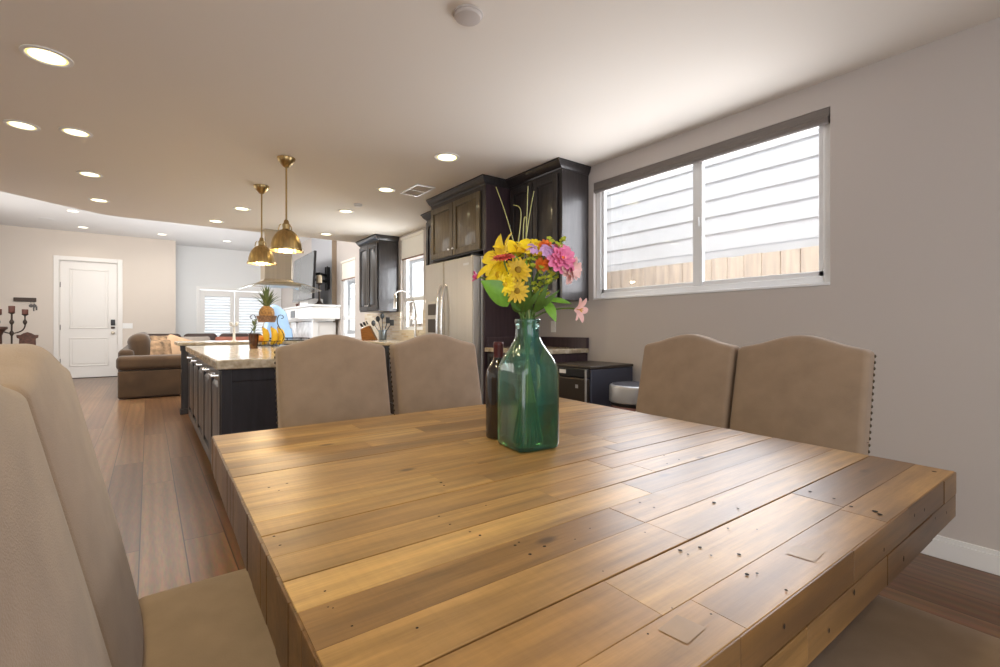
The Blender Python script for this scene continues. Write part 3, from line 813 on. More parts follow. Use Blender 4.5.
def daisy(mat, R, num=13, wid=.36, cr=.24, cm='centre', lift=.18, layers=1):
    def f(t, p, n):
        mb = MB()
        for l in range(layers): petals(mb, p, n, R*(1-.22*l), num, wid, lift+.22*l, -.16, ph=l*.25)
        mb.build('petals', mat, t, smooth=60, recalc=False)
        centre(p, n, R*cr, R*.22, t, cm)
    return f
def lily(mat, R, cm='gold'):
    def f(t, p, n):
        mb = MB(); petals(mb, p, n, R, 6, .50, .85, -.42, r0=.06, jit=.05, tip=1.0); mb.build('petals', mat, t, smooth=60, recalc=False)
        mb = MB(); u, v, nn = frame(n)
        for i in range(6):
            a = i*pi/3; e = p + nn*R*.55 + (u*cos(a)+v*sin(a))*R*.16
            mb.tube([p, p+nn*R*.3, e], .0008, 5); 
        mb.build('stamen', cm, t)
    return f
def ruffle(mat, R, num=11, layers=4, cm=None):
    def f(t, p, n):
        mb = MB()
        for l in range(layers): petals(mb, p + n.normalized()*R*.06*l, n, R*(1-.2*l), num-2*l, .62, .12+.32*l, -.1, r0=.04, ph=l*.5, jit=.3)
        mb.build('petals', mat, t, smooth=60, recalc=False)
        if cm: centre(p, n, R*.16, R*.3, t, cm)
    return f
def cluster(mat, R, k=9, fr=.011):
    def f(t, p, n):
        mb = MB()
        for i in range(k):
            a = i*2.399; r = R*math.sqrt(i/k)
            u, v, nn = frame(n)
            q = p + (u*cos(a)+v*sin(a))*r + nn*random.uniform(-.004, .006)
            petals(mb, q, (nn + (u*cos(a)+v*sin(a))*.5), fr, 5, .75, .3, -.15, r0=.05)
        mb.build('petals', mat, t, smooth=60, recalc=False)
    return f
# blooms
flower('lily', 'big yellow lily leaning out at the left of the bouquet', 'flower', vp(505, 262, -.045), facing(-.8, .5, .35), lily('yellow', .080),
       )
flower('lily', 'yellow lily standing up at the top centre of the bouquet', 'flower', vp(517, 256, -.02), facing(-.05, .85, .5), lily('yellow', .062))
flower('lily', 'smaller yellow lily just right of the top one', 'flower', vp(529, 257, -.015), facing(.35, .85, .4), lily('yellow', .052))
flower('gerbera', 'coral red daisy seen edge-on among the yellow lilies', 'flower', vp(503, 257, -.10), facing(-.15, .9, .32), daisy('red', .032, 20, .3, .3, 'red', .05, 2))
flower('daisy', 'bright yellow daisy low on the left, largest of the daisies', 'flower', vp(499, 275, -.065), facing(-.4, .12, .9), daisy('yellow', .040, 13, .40, .24, 'gold', .15, 2))
flower('daisy', 'yellow daisy below the largest daisy, overlapping it', 'flower', vp(505, 284, -.075), facing(-.15, -.05, 1), daisy('yellow', .030, 12, .42, .24, 'gold', .15, 2))
flower('daisy', 'golden daisy at the centre of the bouquet', 'flower', vp(518, 270, -.06), facing(.1, .2, .95), daisy('gold', .037, 13, .38, .26, 'centre', .16, 2))
flower('daisy', 'golden brown daisy lowest in the bouquet, above the vase neck', 'flower', vp(517, 291, -.065), facing(.05, .1, 1), daisy('gold', .034, 14, .30, .24, 'centre', .12, 1))
flower('daisy', 'small yellow bloom at the top right of the lilies', 'flower', vp(536, 244, .01), facing(.2, .6, .6), daisy('yellow', .022, 10, .45, .28, 'gold', .2))
flower('carnation', 'orange carnation at the top right of the bouquet', 'flower', vp(546, 246, .0), facing(.2, .7, .6), ruffle('orange', .024, 11, 4))
flower('carnation', 'orange red carnation half hidden below the lavender clusters', 'flower', vp(542, 264, -.03), facing(.1, .1, .9), ruffle('orange', .022, 10, 4))
flower('statice', 'lavender flower cluster near the top centre', 'flower', vp(532, 250, -.05), facing(.0, .5, .8), cluster('lav', .014, 7, .009))
flower('statice', 'lavender flower cluster beside the pink peony', 'flower', vp(547, 250, -.055), facing(.2, .5, .8), cluster('lav', .018, 9, .010))
flower('peony', 'ruffled pink flower at the right of the bouquet', 'flower', vp(561, 259, -.045), facing(.35, .25, .85), ruffle('pink', .043, 12, 4, 'orange'))
flower('peony', 'pale pink flower drooping at the right edge of the bouquet', 'flower', vp(570, 269, -.03), facing(.75, -.1, .6), ruffle('palepink', .042, 10, 3, 'pink'))
flower('alstroemeria', 'single pale peach flower hanging low at the far right', 'flower', vp(576, 309, -.03), facing(.75, -.2, .6), lily('palepink', .036),
       leaves=[(vp(545, 301, -.03), vp(556, 322, -.05), .014, 'leaf'), (vp(548, 300, -.02), vp(572, 304, -.03), .008, 'leaf')])
def bud(t, p, n):
    mb = MB(); petals(mb, p, n, .018, 6, .6, 1.2, -.3, r0=.05); mb.build('petals', 'magenta', t, smooth=60, recalc=False)
flower('rosebud', 'magenta bud on a thin stem poking out at far left', 'flower', vp(479, 277, -.02), facing(-.95, .15, .2), bud,
       leaves=[(vp(509, 304, -.06), vp(481, 281, -.09), .032, 'leaf'), (vp(522, 310, -.03), vp(506, 288, -.05), .021, 'leafdark')])
# greenery
for lab, pos, n, k in [('yellow-green filler sprig between the golden daisy and the carnation', (531, 262), 12, .020),
                       ('yellow-green filler sprig under the pink flowers', (549, 276), 14, .024),
                       ('yellow-green filler sprig at the upper right behind the pink peony', (556, 246), 10, .02),
                       ('yellow-green filler sprig low at the bouquet\'s right side', (543, 288), 12, .02)]:
    p = vp(pos[0], pos[1], -.035)
    t = thing('filler_sprig', lab, 'greenery', (VC[0], VC[1], TZ+.014), FG)
    pts = stem_pts(p); mb = MB().tube(pts, .0016, 5)
    tips = []
    for i in range(n):
        q = p + Vector((random.uniform(-k, k), random.uniform(-k, k), random.uniform(-k, k)))
        mb.tube([pts[-3], pts[-3].lerp(q, .6), q], .0008, 4); tips.append(q)
    mb.build('stem', 'stem', t)
    mb = MB()
    for q in tips: petals(mb, q, facing(random.uniform(-.5, .5), .6, .6), .0085, 5, .8, .5, -.1, r0=.05)
    mb.build('blossoms', 'sprig', t, smooth=60, recalc=False)
for lab, a, b, w, mt in [('bright green leaf standing out beside the coral red daisy', (522, 282), (515, 254), .014, 'leaf'),
                         ('dark green leafy stem at the right of the vase mouth', (535, 312), (548, 284), .010, 'leafdark'),
                         ('dark green leafy stem at the centre of the vase mouth', (524, 312), (530, 282), .010, 'leafdark'),
                         ('dark green leafy stem leaning left from the vase mouth', (519, 312), (511, 292), .014, 'leafdark')]:
    e = vp(b[0], b[1], -.06); s_ = vp(a[0], a[1], -.02)
    t = thing('leaf_stem', lab, 'greenery', (VC[0], VC[1], TZ+.014), FG)
    MB().tube(stem_pts(s_), .002, 6).build('stem', 'stem', t)
    mb = MB(); leaf_mesh(mb, s_, e, w, TOCAM); leaf_mesh(mb, s_, e + RT*.03 - UP*.015, w*.8, TOCAM); mb.build('leaf', mt, t, smooth=60, recalc=False)
for lab, pts in [('tall grass blade bending to the far left above the bouquet', [(517, 262), (513, 240), (505, 212), (496, 187)]),
                 ('short grass blade with a hooked tip above the bouquet', [(515, 262), (519, 236), (521, 215), (519, 207), (513, 205)]),
                 ('straight grass blade in the middle above the bouquet', [(527, 262), (526, 240), (527, 212), (528, 186)]),
                 ('grass blade leaning right, tallest of the right pair', [(524, 262), (526, 240), (530, 212), (534, 191)]),
                 ('short looped grass blade in front of the straight one', [(524, 262), (523, 240), (524, 220), (526, 218), (527, 232)])]:
    q = [vp(x, y, .01) for x, y in pts]
    t = thing('grass_blade', lab, 'grass blade', (VC[0], VC[1], TZ+.014), FG)
    base = stem_pts(q[0], None); full = base
    for i in range(len(q)-1):
        p0 = q[max(0, i-1)]; p1 = q[i]; p2 = q[i+1]; p3 = q[min(len(q)-1, i+2)]
        for k in range(1, 6):
            u = k/5; full = full + [.5*((2*p1) + (p2-p0)*u + (2*p0-5*p1+4*p2-p3)*u*u + (3*p1-p0-3*p2+p3)*u**3)]
    n = len(full); MB().tube(full, [.0022*(1-.55*i/n) for i in range(n)], 6).build('blade', 'grassblade', t)

wb = (.829, 1.128)
t = thing('wine_bottle', 'dark wine bottle with red foil neck half hidden behind the green vase', 'bottle', (wb[0], wb[1], TZ))
MB().lathe([(.030, .001), (.0365, .003), (.0375, .012), (.0375, .175), (.035, .196), (.026, .215), (.0165, .228), (.0145, .236)], (wb[0], wb[1], TZ), 32).build('bottle_body', 'wineglass', t)
MB().lathe([(.0148, .228), (.0148, .268), (.0155, .270), (.0155, .277), (.0140, .280)], (wb[0], wb[1], TZ), 24).build('neck_foil', 'foil', t)

# ------------------------------------------------------------------ near island
t = thing('island_cabinet', 'dark espresso kitchen island cabinet with a row of panelled doors', 'cabinet', (.9, 4.95, 0))
IX, IY0, IY1 = .372, 3.45, 6.42
MB().box(IX+.02, 1.30, IY0+.02, IY1, .10, .82).box(IX+.07, 1.26, IY0+.06, IY1-.04, 0, .10).build('carcass', 'espresso', t, bevel=.003)
MB().box(IX-.002, 1.30, IY0, IY0+.02, .0, .82).build('end_panel', 'navy', t, bevel=.003)
MB().box(IX-.004, IX+.055, IY0-.006, IY0+.02, 0, .82).box(1.25, 1.304, IY0-.006, IY0+.02, 0, .82).box(IX+.055, 1.25, IY0-.006, IY0+.02, 0, .09).box(IX+.055, 1.25, IY0-.006, IY0+.02, .74, .82).build('end_frame', 'navy', t, bevel=.003)
nd = 5; ys = [IY0+.03 + (IY1-.02-IY0-.03)*i/nd for i in range(nd+1)]
for i in range(nd):
    d = panel_door('-X', IX+.02, ys[i]+.004, ys[i+1]-.004, .10, .812, 'espresso', t, st=.075, th=.030)
    T = front('-X', IX-.008); yc = ys[i]+.16
    MB().tube([T @ Vector((yc-.085, .775, 0)), T @ Vector((yc-.085, .775, .034)), T @ Vector((yc+.085, .775, .034)), T @ Vector((yc+.085, .775, 0))], .010, 8).build('door_pull', 'chrome', d)
t = MB().box(IX-.034, 1.34, IY0-.035, IY1+.04, .822, .882).build('island_worktop', 'stone', bevel=.008, seg=3)
tag(t, 'polished beige stone worktop on the near island', 'worktop')
# ------------------------------------------------------------------ second island with cooktop
PX0, PX1, PY0, PY1 = .33, 2.10, 7.16, 7.92
t = thing('cooking_island_cabinet', 'dark second island cabinet beyond the first, under the range hood', 'cabinet', (1.2, 7.5, 0))
MB().box(PX0+.12, PX1, PY0+.03, PY1-.02, .09, .862).box(PX0+.18, PX1-.05, PY0+.08, PY1-.06, 0, .09).build('carcass', 'espresso', t, bevel=.003)
MB().box(PX0, PX0+.10, PY0, PY0+.10, .07, .862).box(PX0-.012, PX0+.112, PY0-.012, PY0+.112, 0, .07).box(PX0-.01, PX0+.11, PY0-.01, PY0+.11, .80, .862).build('corner_post', 'espresso', t, bevel=.004)
for a, b in ((.47, .98), (1.0, 1.52), (1.54, 2.06)):
    d = panel_door('-Y', PY0+.03, a, b, .11, .84, 'espresso', t); knob('-Y', PY0+.01, b-.04, .76, d)
t = MB().box(PX0-.045, PX1+.03, PY0-.04, PY1+.04, .864, .904).build('cooking_island_worktop', 'stone', bevel=.006, seg=3)
tag(t, 'pale stone worktop on the second island holding the cooktop', 'worktop')
t = thing('gas_cooktop', 'black gas cooktop with iron grates under the range hood', 'cooktop', (1.55, 7.5, .904))
MB().box(1.18, 1.94, 7.26, 7.76, .904, .914).build('cooktop_plate', 'black', t, bevel=.003)
for x0 in (1.20, 1.57):
    mb = MB(); z = .944
    for k in range(4): xx = x0+.02+k*.10; mb.box(xx, xx+.012, 7.28, 7.74, z-.012, z)
    for yk in (7.28, 7.50, 7.728): mb.box(x0+.015, x0+.34, yk, yk+.012, z-.012, z)
    for xx in (x0+.02, x0+.32):
        for yk in (7.28, 7.728): mb.box(xx, xx+.012, yk, yk+.012, .914, z)
    mb.build('grate', 'iron', t)
# range hood
t = thing('range_hood', 'stainless island range hood with curved glass canopy hung from the ceiling', 'range hood', (1.45, 7.2, KC))
HX0, HX1, HY0, HY1 = 1.275, 1.632, 7.13, 7.43
MB().box(HX0, HX1, HY0, HY1, 1.76, KC-.001).build('chimney', 'steel', t, bevel=.008)
MB().rings([[(HX0-o, HY0-p, z), (HX1+o, HY0-p, z), (HX1+o, HY1+p, z), (HX0-o, HY1+p, z)] for o, p, z in ((.10, .06, 1.672), (.10, .06, 1.70), (.02, .015, 1.735), (.0, .0, 1.765))]).build('motor_housing', 'steel', t)
mb = MB(); nn = 20; vs = []; fs = []
for i in range(nn+1):
    s = -1+2*i/nn; x = 1.47 + .50*s; z = 1.715 - .105*s*s
    for y in (6.92, 7.64):
        vs += [(x, y, z), (x, y, z+.010)]
for i in range(nn):
    a = 4*i; b = a+4
    fs += [(a, a+2, b+2, b), (a+1, b+1, b+3, a+3), (a, b, b+1, a+1), (a+2, a+3, b+3, b+2)]
fs += [(0, 1, 3, 2), (4*nn, 4*nn+2, 4*nn+3, 4*nn+1)]
mb.add(vs, fs); mb.build('glass_canopy', 'hoodglass', t)
mb = MB()
vs = []; fs = []
for i in range(nn+1):
    s = -1+2*i/nn; x = 1.47 + .502*s; z = 1.715 - .105*s*s
    vs += [(x, 6.916, z), (x, 6.916, z+.009), (x, 6.924, z+.009), (x, 6.924, z)]
for i in range(nn):
    a = 4*i; b = a+4
    for k in range(4): fs.append((a+k, a+(k+1) % 4, b+(k+1) % 4, b+k))
mb.add(vs, fs); mb.build('canopy_rim', 'steel', t)

# ------------------------------------------------------------------ pendants
def pendant(x, y, label):
    t = thing('pendant_lamp', label, 'pendant lamp', (x, y, KC), 'brass pendants over the island')
    zb = 1.700
    MB().lathe([(.068, -.001), (.068, -.012), (.052, -.040), (.024, -.070), (.010, -.078)], (x, y, KC), 28).build('ceiling_canopy', 'brass', t)
    MB().tube([(x, y, KC-.07), (x, y, 1.955)], .0068, 10).build('rod', 'brass', t)
    prof = [(.122, 0), (.124, .004), (.124, .016), (.116, .020), (.113, .050), (.103, .088), (.087, .122), (.066, .150), (.046, .166), (.030, .172), (.027, .190), (.030, .196), (.030, .214), (.020, .224), (.018, .242), (.010, .252)]
    inner = [(.008, .160), (.040, .155), (.060, .142), (.083, .115), (.098, .085), (.108, .05), (.118, .001), (.122, 0)]
    sh = MB().lathe(inner + prof[1:], (x, y, zb), 80, cap=False, fn=lambda p, a: (p[0]*(1+.010*cos(20*a)), p[1]*(1+.010*cos(20*a)), p[2])).build('lamp_shade', 'brass', t)
    for k in range(3):
        a = .6 + k*2*pi/3
        MB().tube([(x+.040*cos(a), y+.040*sin(a), zb+.215), (x+.052*cos(a), y+.052*sin(a), zb+.205), (x+.060*cos(a), y+.060*sin(a), zb+.166)], .004, 6).build('bracket', 'brass', sh)
    for k in range(3):
        a = .3 + k*2*pi/3
        MB().lathe([(.003, 0), (.003, .014), (.009, .016), (.009, .026)], T=Matrix.Translation((x+.122*cos(a), y+.122*sin(a), zb+.010)) @ Matrix.Rotation(a, 4, 'Z') @ Matrix.Rotation(pi/2, 4, 'Y'), seg=10).build('thumb_screw', 'brass', sh)
    MB().lathe([(.008, .155), (.016, .14), (.03, .10), (.034, .075), (.028, .05), (.012, .036), (.002, .034)], (x, y, zb), 18).build('bulb', 'bulb', t)
    l = bpy.data.lights.new('pendant_light', 'POINT'); l.energy = 14; l.color = (1, .78, .48); l.shadow_soft_size = .03
    o = bpy.data.objects.new('pendant_light', l); COL.objects.link(o); o.parent = t; o.location = Vector((x, y, zb+.02)) - Vector((x, y, KC))
pendant(.888, 4.08, 'brushed brass dome pendant nearer the dining table, the higher one')
pendant(.872, 5.02, 'brushed brass dome pendant farther from the table, the lower one')

# ------------------------------------------------------------------ things on the islands
IZ = .882
gx, gy = .819, 5.12
t = thing('glass_tumbler', 'amber glass tumbler with a small sprig, beside the bananas on the island', 'glass', (gx, gy, IZ))
M['amber'] = glassmat('amber_glass', (.72, .56, .40), .9, .04, diffuse=.2, dcol=(.22, .11, .05))
MB().lathe([(.03, .001), (.036, .004), (.047, .145), (.045, .145), (.034, .012), (.01, .012)], (gx, gy, IZ), 24, cap=False).build('tumbler', 'amber', t)
t = thing('herb_sprig', 'green sprig standing in the amber tumbler', 'greenery', (gx, gy, IZ+.014))
MB().tube([(gx, gy, IZ+.016), (gx+.004, gy, IZ+.15), (gx+.012, gy, IZ+.29)], .005, 6).build('stem', 'pineleaf', t)
mb = MB()
for k in range(9):
    a = k*2.4; z = IZ+.15+.012*k
    leaf_mesh(mb, (gx+.004, gy, z), (gx+.004+.05*cos(a), gy+.05*sin(a), z+.045), .012, UP)
mb.build('leaf', 'pineleaf', t, recalc=False, smooth=60)
# two-tier fruit stand
sx, sy = 1.05, 5.75; r3 = .115
t = thing('fruit_stand', 'two-tier black wire fruit stand with a brown upper basket on the island', 'fruit stand', (sx, sy, IZ))
mb = MB()
def ring(c, r, z, rr=.004, n=28): return [(c[0]+r*cos(2*pi*i/n), c[1]+r*sin(2*pi*i/n), z) for i in range(n+1)]
mb.tube(ring((sx, sy), .13, IZ+.012), .005, 6); mb.tube(ring((sx, sy), .16, IZ+.06), .004, 6)
for k in range(10):
    a = k*2*pi/10; mb.tube([(sx+.13*cos(a), sy+.13*sin(a), IZ+.012), (sx+.16*cos(a), sy+.16*sin(a), IZ+.06)], .0028, 5)
for k in range(6): 
    a = k*pi/6; mb.tube([(sx+.13*cos(a), sy+.13*sin(a), IZ+.012), (sx-.13*cos(a), sy-.13*sin(a), IZ+.012)], .0028, 5)
for k in range(4):
    a = k*pi/2 + .3; mb.tube([(sx+.10*cos(a), sy+.10*sin(a), IZ+.002), (sx+.13*cos(a), sy+.13*sin(a), IZ+.012)], .005, 6)
# side scroll arms carrying the upper basket
for s in (1, -1):
    d = Vector((cos(-.64), sin(-.64), 0))*s; o = Vector((sx, sy, 0))
    mb.tube(bez(o+d*.16+UP*(IZ+.06), o+d*.27+UP*(IZ+.13), o+d*.05+UP*(IZ+.22), o+d*.135+UP*(IZ+.345), 14), .005, 6)
    mb.tube(bez(o+d*.135+UP*(IZ+.345), o+d*.19+UP*(IZ+.36), o+d*.20+UP*(IZ+.30), o+d*.16+UP*(IZ+.31), 8), .004, 6)
mb.build('wire_frame', 'iron', t)
MB().lathe([(.06, .268), (.085, .268), (.105, .335), (.109, .338), (.100, .335), (.08, .274), (.06, .274)], (sx, sy, IZ), 24, cap=False).lathe([(.001, .27), (.08, .27), (.08, .273), (.001, .273)], (sx, sy, IZ), 24, cap=False).build('upper_basket', 'wicker', t)
t = thing('pineapple', 'whole pineapple standing in the upper basket of the fruit stand', 'fruit', (sx, sy, IZ+.276))
zb = IZ+.276
MB().lathe([(.02, 0), (.056, .012), (.076, .05), (.080, .09), (.070, .135), (.042, .165), (.015, .172)], (sx, sy, zb), 24).build('pineapple_body', 'pine', t, smooth=60)
mb = MB()
for k in range(30):
    a = k*2.399; f = k/30; ln = .09 + .16*f; out = .150*(1-f)+.03
    b = Vector((sx+.016*cos(a), sy+.016*sin(a), zb+.160)); e = Vector((sx+out*cos(a), sy+out*sin(a), zb+.165+ln))
    leaf_mesh(mb, b, e, .015, Vector((cos(a), sin(a), -.3)), droop=-.12)
mb.build('pineapple_crown', 'pineleaf', t, recalc=False, smooth=60)
for k, (dx, dy, rot, lab) in enumerate([(-.035, -.04, -.5, 'leftmost yellow banana in the lower tier of the fruit stand'), (.045, -.075, -.35, 'middle yellow banana in the lower tier of the fruit stand'),
                                  (.115, -.06, -.2, 'rightmost yellow banana in the lower tier of the fruit stand')]):
    o = Vector((sx+dx, sy+dy, IZ+.026)); d = Vector((cos(-.64+rot*.5), sin(-.64+rot*.5), 0))
    pts = [o + d*(.060*cos(a)-.03) + UP*(.088 + .088*sin(a)) for a in [radians(q) for q in (-82, -50, -20, 10, 40, 66, 80)]]
    t = thing('banana', lab, 'fruit', tuple(o), 'bananas on the fruit stand')
    MB().tube(pts, [.010, .028, .035, .035, .030, .018, .008], 8).build('banana_body', 'banana', t, smooth=60)
    MB().tube([pts[-1], pts[-1]+d*.004+UP*.022], [.006, .005], 6).build('banana_stem', 'knifewood', t)
for k, (dx, dy, z, lab) in enumerate([(-.115, .0, .050, 'orange at the left end of the fruit stand\'s lower tier'), (-.075, -.06, .085, 'orange resting on top of the fruit at the left of the lower tier')]):
    t = MB().lathe([(.004, -.036)] + [(.037*cos(a), .037*sin(a)) for a in [radians(q) for q in range(-70, 90, 20)]] + [(.004, .036)], (sx+dx, sy+dy, IZ+z), 18).build('orange', 'orange_f', smooth=60)
    tag(t, lab, 'fruit', 'oranges on the fruit stand')
# slim tap at the back of the second island
t = thing('prep_tap', 'slim pale tap with two round knobs on the second island', 'tap', (.93, 7.30, .904))
MB().lathe([(.03, 0), (.03, .012), (.017, .03), (.014, .17), (.011, .22)], (.93, 7.30, .904), 16).build('tap_body', 'white', t)
for s in (-1, 1):
    MB().lathe([(.008, -.03), (.022, -.022), (.028, 0), (.022, .022), (.008, .03)], (.93+s*.032, 7.30, 1.14), 14).build('tap_knob', 'white', t)
MB().box(.90, .96, 7.292, 7.308, 1.10, 1.125).build('cross_bar', 'white', t)

# ------------------------------------------------------------------ upper cabinets, fridge
def cab(name, label, x0, y0, y1, z0, z1, doors, mat, dmat, ox=.05, oy0=.05, oy1=0.0, dz=None, knobz=None, ctop=None):
    t = thing(name, label, 'cabinet', ((x0+XW)/2, (y0+y1)/2, z0))
    MB().box(x0+.02, XW-.001, y0, y1, z0, z1).build('carcass', mat, t, bevel=.002)
    d0, d1 = dz or (z0+.01, z1-.04)
    for i, (a, b) in enumerate(doors):
        d = panel_door('-X', x0+.02, a, b, d0, d1, dmat, t)
        side = b-.035 if i == 0 else a+.035
        if knobz: knob('-X', x0, side, knobz, d)
    if ctop: crown(x0+.02, XW-.001, y0, y1, z1, ctop, mat, t, ox, oy0*.8, oy1*.8)
    return t
# over-fridge cabinet with tall side panel
t = cab('fridge_cabinet', 'dark two-door cabinet above the refrigerator with a tall purple-brown side panel', 2.40, 3.485, 4.50, 1.785, 2.37, [(3.56, 4.025), (4.035, 4.475)], 'espresso', 'espresso_gold_sheen', oy0=.03, oy1=.03, dz=(1.80, 2.325), knobz=1.86, ctop=KC-.001)
MB().box(2.405, XW-.001, 3.482, 3.502, 0, 1.785).box(2.42, XW-.001, 3.478, 3.4845, 1.70, 2.369).build('side_panel', 'espresso_purple', t, bevel=.002)
# shallow cabinet in the corner
cab('corner_cabinet', 'shallow glossy dark upper cabinet beside the dining window', 2.67, 2.79, 3.475, 1.315, 2.375, [(2.83, 3.135), (3.145, 3.455)], 'espresso', 'espresso', ox=.065, oy0=.035, dz=(1.33, 2.345), knobz=1.40, ctop=KC-.001)
cab('narrow_cabinet', 'narrow dark upper cabinet squeezed between refrigerator and sink window', 2.67, 4.52, 5.12, 1.31, 2.375, [(4.54, 5.10)], 'espresso', 'espresso', ox=.065, oy0=0, oy1=.04, dz=(1.33, 2.345), knobz=1.40, ctop=KC-.001)
cab('kitchen_upper_cabinet', 'dark two-door upper cabinet between the two kitchen windows', 2.67, 6.60, 7.36, 1.335, 2.365, [(6.62, 6.975), (6.985, 7.34)], 'espresso', 'espresso', ox=.065, oy0=.04, oy1=.04, dz=(1.36, 2.335), knobz=1.42, ctop=KC-.001)
# refrigerator
t = thing('refrigerator', 'stainless side-by-side refrigerator with water dispenser', 'refrigerator', (2.7, 4.0, 0))
MB().box(2.41, 2.97, 3.535, 4.44, .03, 1.735).box(2.45, 2.93, 3.56, 4.41, 0, .03).build('body', 'fridge_side', t, bevel=.006)
dl = MB().box(2.315, 2.405, 4.058, 4.44, .07, 1.735).build('freezer_door', 'fridge', t, bevel=.012, seg=3)
drr = MB().box(2.315, 2.405, 3.535, 4.048, .07, 1.735).build('door', 'fridge', t, bevel=.012, seg=3)
MB().box(2.30, 2.318, 4.16, 4.36, 1.02, 1.345).build('dispenser_frame', 'fridge', dl, bevel=.004)
MB().box(2.296, 2.301, 4.18, 4.34, 1.215, 1.325).box(2.296, 2.301, 4.18, 4.34, 1.04, 1.175).build('dispenser_window', 'mini_door', dl)
for y, pr in ((4.095, dl), (4.010, drr)):
    MB().tube(bez(Vector((2.315, y, 1.50)), Vector((2.245, y, 1.47)), Vector((2.245, y, .70)), Vector((2.315, y, .66)), 14), .013, 10).build('handle', 'chrome', pr)
MB().box(2.312, 2.316, 3.60, 3.69, 1.655, 1.675).build('badge', 'mark', drr)
MB().box(2.33, 2.45, 3.545, 3.60, 1.735, 1.752).build('hinge_cover', 'black', t, bevel=.003)

# base cabinets + worktops on the right wall
t = thing('corner_base_cabinet', 'dark base cabinet in the corner under the shallow upper cabinet', 'cabinet', (2.7, 3.13, 0))
MB().box(2.44, XW-.001, 2.80, 3.475, .09, .872).box(2.50, XW-.001, 2.82, 3.475, 0, .09).build('carcass', 'espresso_purple', t, bevel=.003)
for a, b in ((2.82, 3.135), (3.145, 3.46)):
    d = panel_door('-X', 2.44, a, b, .11, .66, 'espresso', t); knob('-X', 2.42, b-.04, .60, d)
    dd = panel_door('-X', 2.44, a, b, .68, .86, 'espresso', t, name='drawer', st=.03); knob('-X', 2.42, (a+b)/2, .77, dd)
t = thing('corner_worktop', 'short tan worktop with dark upstand in the corner beside the refrigerator panel', 'worktop', (2.7, 3.13, .874))
MB().box(2.40, XW-.001, 2.785, 3.475, .874, .912).build('slab', 'stone', t, bevel=.005)
MB().box(2.965, XW-.001, 2.785, 3.475, .912, 1.003).box(2.42, 2.965, 3.455, 3.475, .912, 1.003).build('upstand', 'espresso_purple', t, bevel=.003)
t = thing('sink_base_cabinet', 'run of dark base cabinets under the kitchen sink window', 'cabinet', (2.7, 6.2, 0))
MB().box(2.42, XW-.001, 4.52, 7.95, .09, .862).box(2.48, XW-.001, 4.54, 7.93, 0, .09).build('carcass', 'espresso', t, bevel=.003)
for i in range(6):
    a = 4.53+i*.57; d = panel_door('-X', 2.42, a, a+.56, .11, .85, 'espresso', t); knob('-X', 2.40, a+.05, .75, d)
t = MB().box(2.38, XW-.013, 4.51, 7.97, .864, .904).build('kitchen_worktop', 'stone', bevel=.006)
tag(t, 'pale stone worktop along the wall under the kitchen windows', 'worktop')
# sink tap
fx, fy = 2.83, 5.70; fz = .904
t = thing('kitchen_faucet', 'tall chrome spring-neck kitchen faucet at the sink window', 'faucet', (fx, fy, fz))
MB().lathe([(.03, 0), (.03, .01), (.018, .02), (.016, .38), (.014, .40)], (fx, fy, fz), 16).build('riser', 'chrome', t)
P = Vector((fx, fy, fz))
dv = Vector((-.93, .37, 0))
arch = bez(P+UP*.40, P+UP*.62+dv*.01, P+UP*.74+dv*.17, P+UP*.625+dv*.26, 22)
MB().tube(arch, .010, 8).build('spring_neck', 'chrome', t)
MB().tube([arch[-1], arch[-1]-UP*.03+dv*.002, arch[-1]-UP*.19+dv*.004], [.011, .018, .020], 10).build('spray_head', 'chrome', t)
MB().tube([P+UP*.30, P+UP*.30+dv*.20], .006, 8).tube([P+UP*.325, P+UP*.325+dv*.24], .005, 8).build('holder_arm', 'chrome', t)
MB().tube([P+UP*.06, P+UP*.08-Vector((0, .06, 0)), P+UP*.15-Vector((0, .10, 0))], .007, 8).build('handle', 'chrome', t)
# knife block with knives
kx, ky = 2.74, 7.02
t = thing('knife_block', 'slanted brown wooden knife block on the kitchen worktop', 'knife block', (kx, ky, .904))
Q = [(-.13, 0), (.09, 0), (-.02, .22), (-.15, .22-.055)]
dd = Vector((cos(-.64), sin(-.64), 0)); nn = Vector((-dd.y, dd.x, 0))
loops = []
for s in (-.055, .055): loops.append([Vector((kx, ky, .904)) + dd*a + UP*b + nn*s for a, b in Q])
MB().rings(loops).build('block', 'knifewood', t, bevel=.004)
for i, (f, s) in enumerate([(.2, -.03), (.2, .03), (.55, -.03), (.55, .03), (.85, 0)]):
    a = Vector((kx, ky, .904)) + dd*(-.15+.13*f) + UP*(.165+.055*f) + nn*s; v = (-dd*.42 + UP*.9).normalized()
    o = thing('kitchen_knife', ['dark-handled knife front left in the wooden knife block', 'dark-handled knife front right in the wooden knife block', 'dark-handled knife middle left in the wooden knife block', 'dark-handled knife middle right in the wooden knife block', 'dark-handled knife highest in the wooden knife block'][i], 'knife', tuple(a), 'knives in the block')
    MB().tube([a+v*.001, a+v*.03], .006, 6).build('bolster', 'chrome', o)
    MB().tube([a+v*.03, a+v*.085], [.011, .009], 8).build('handle', 'black', o)
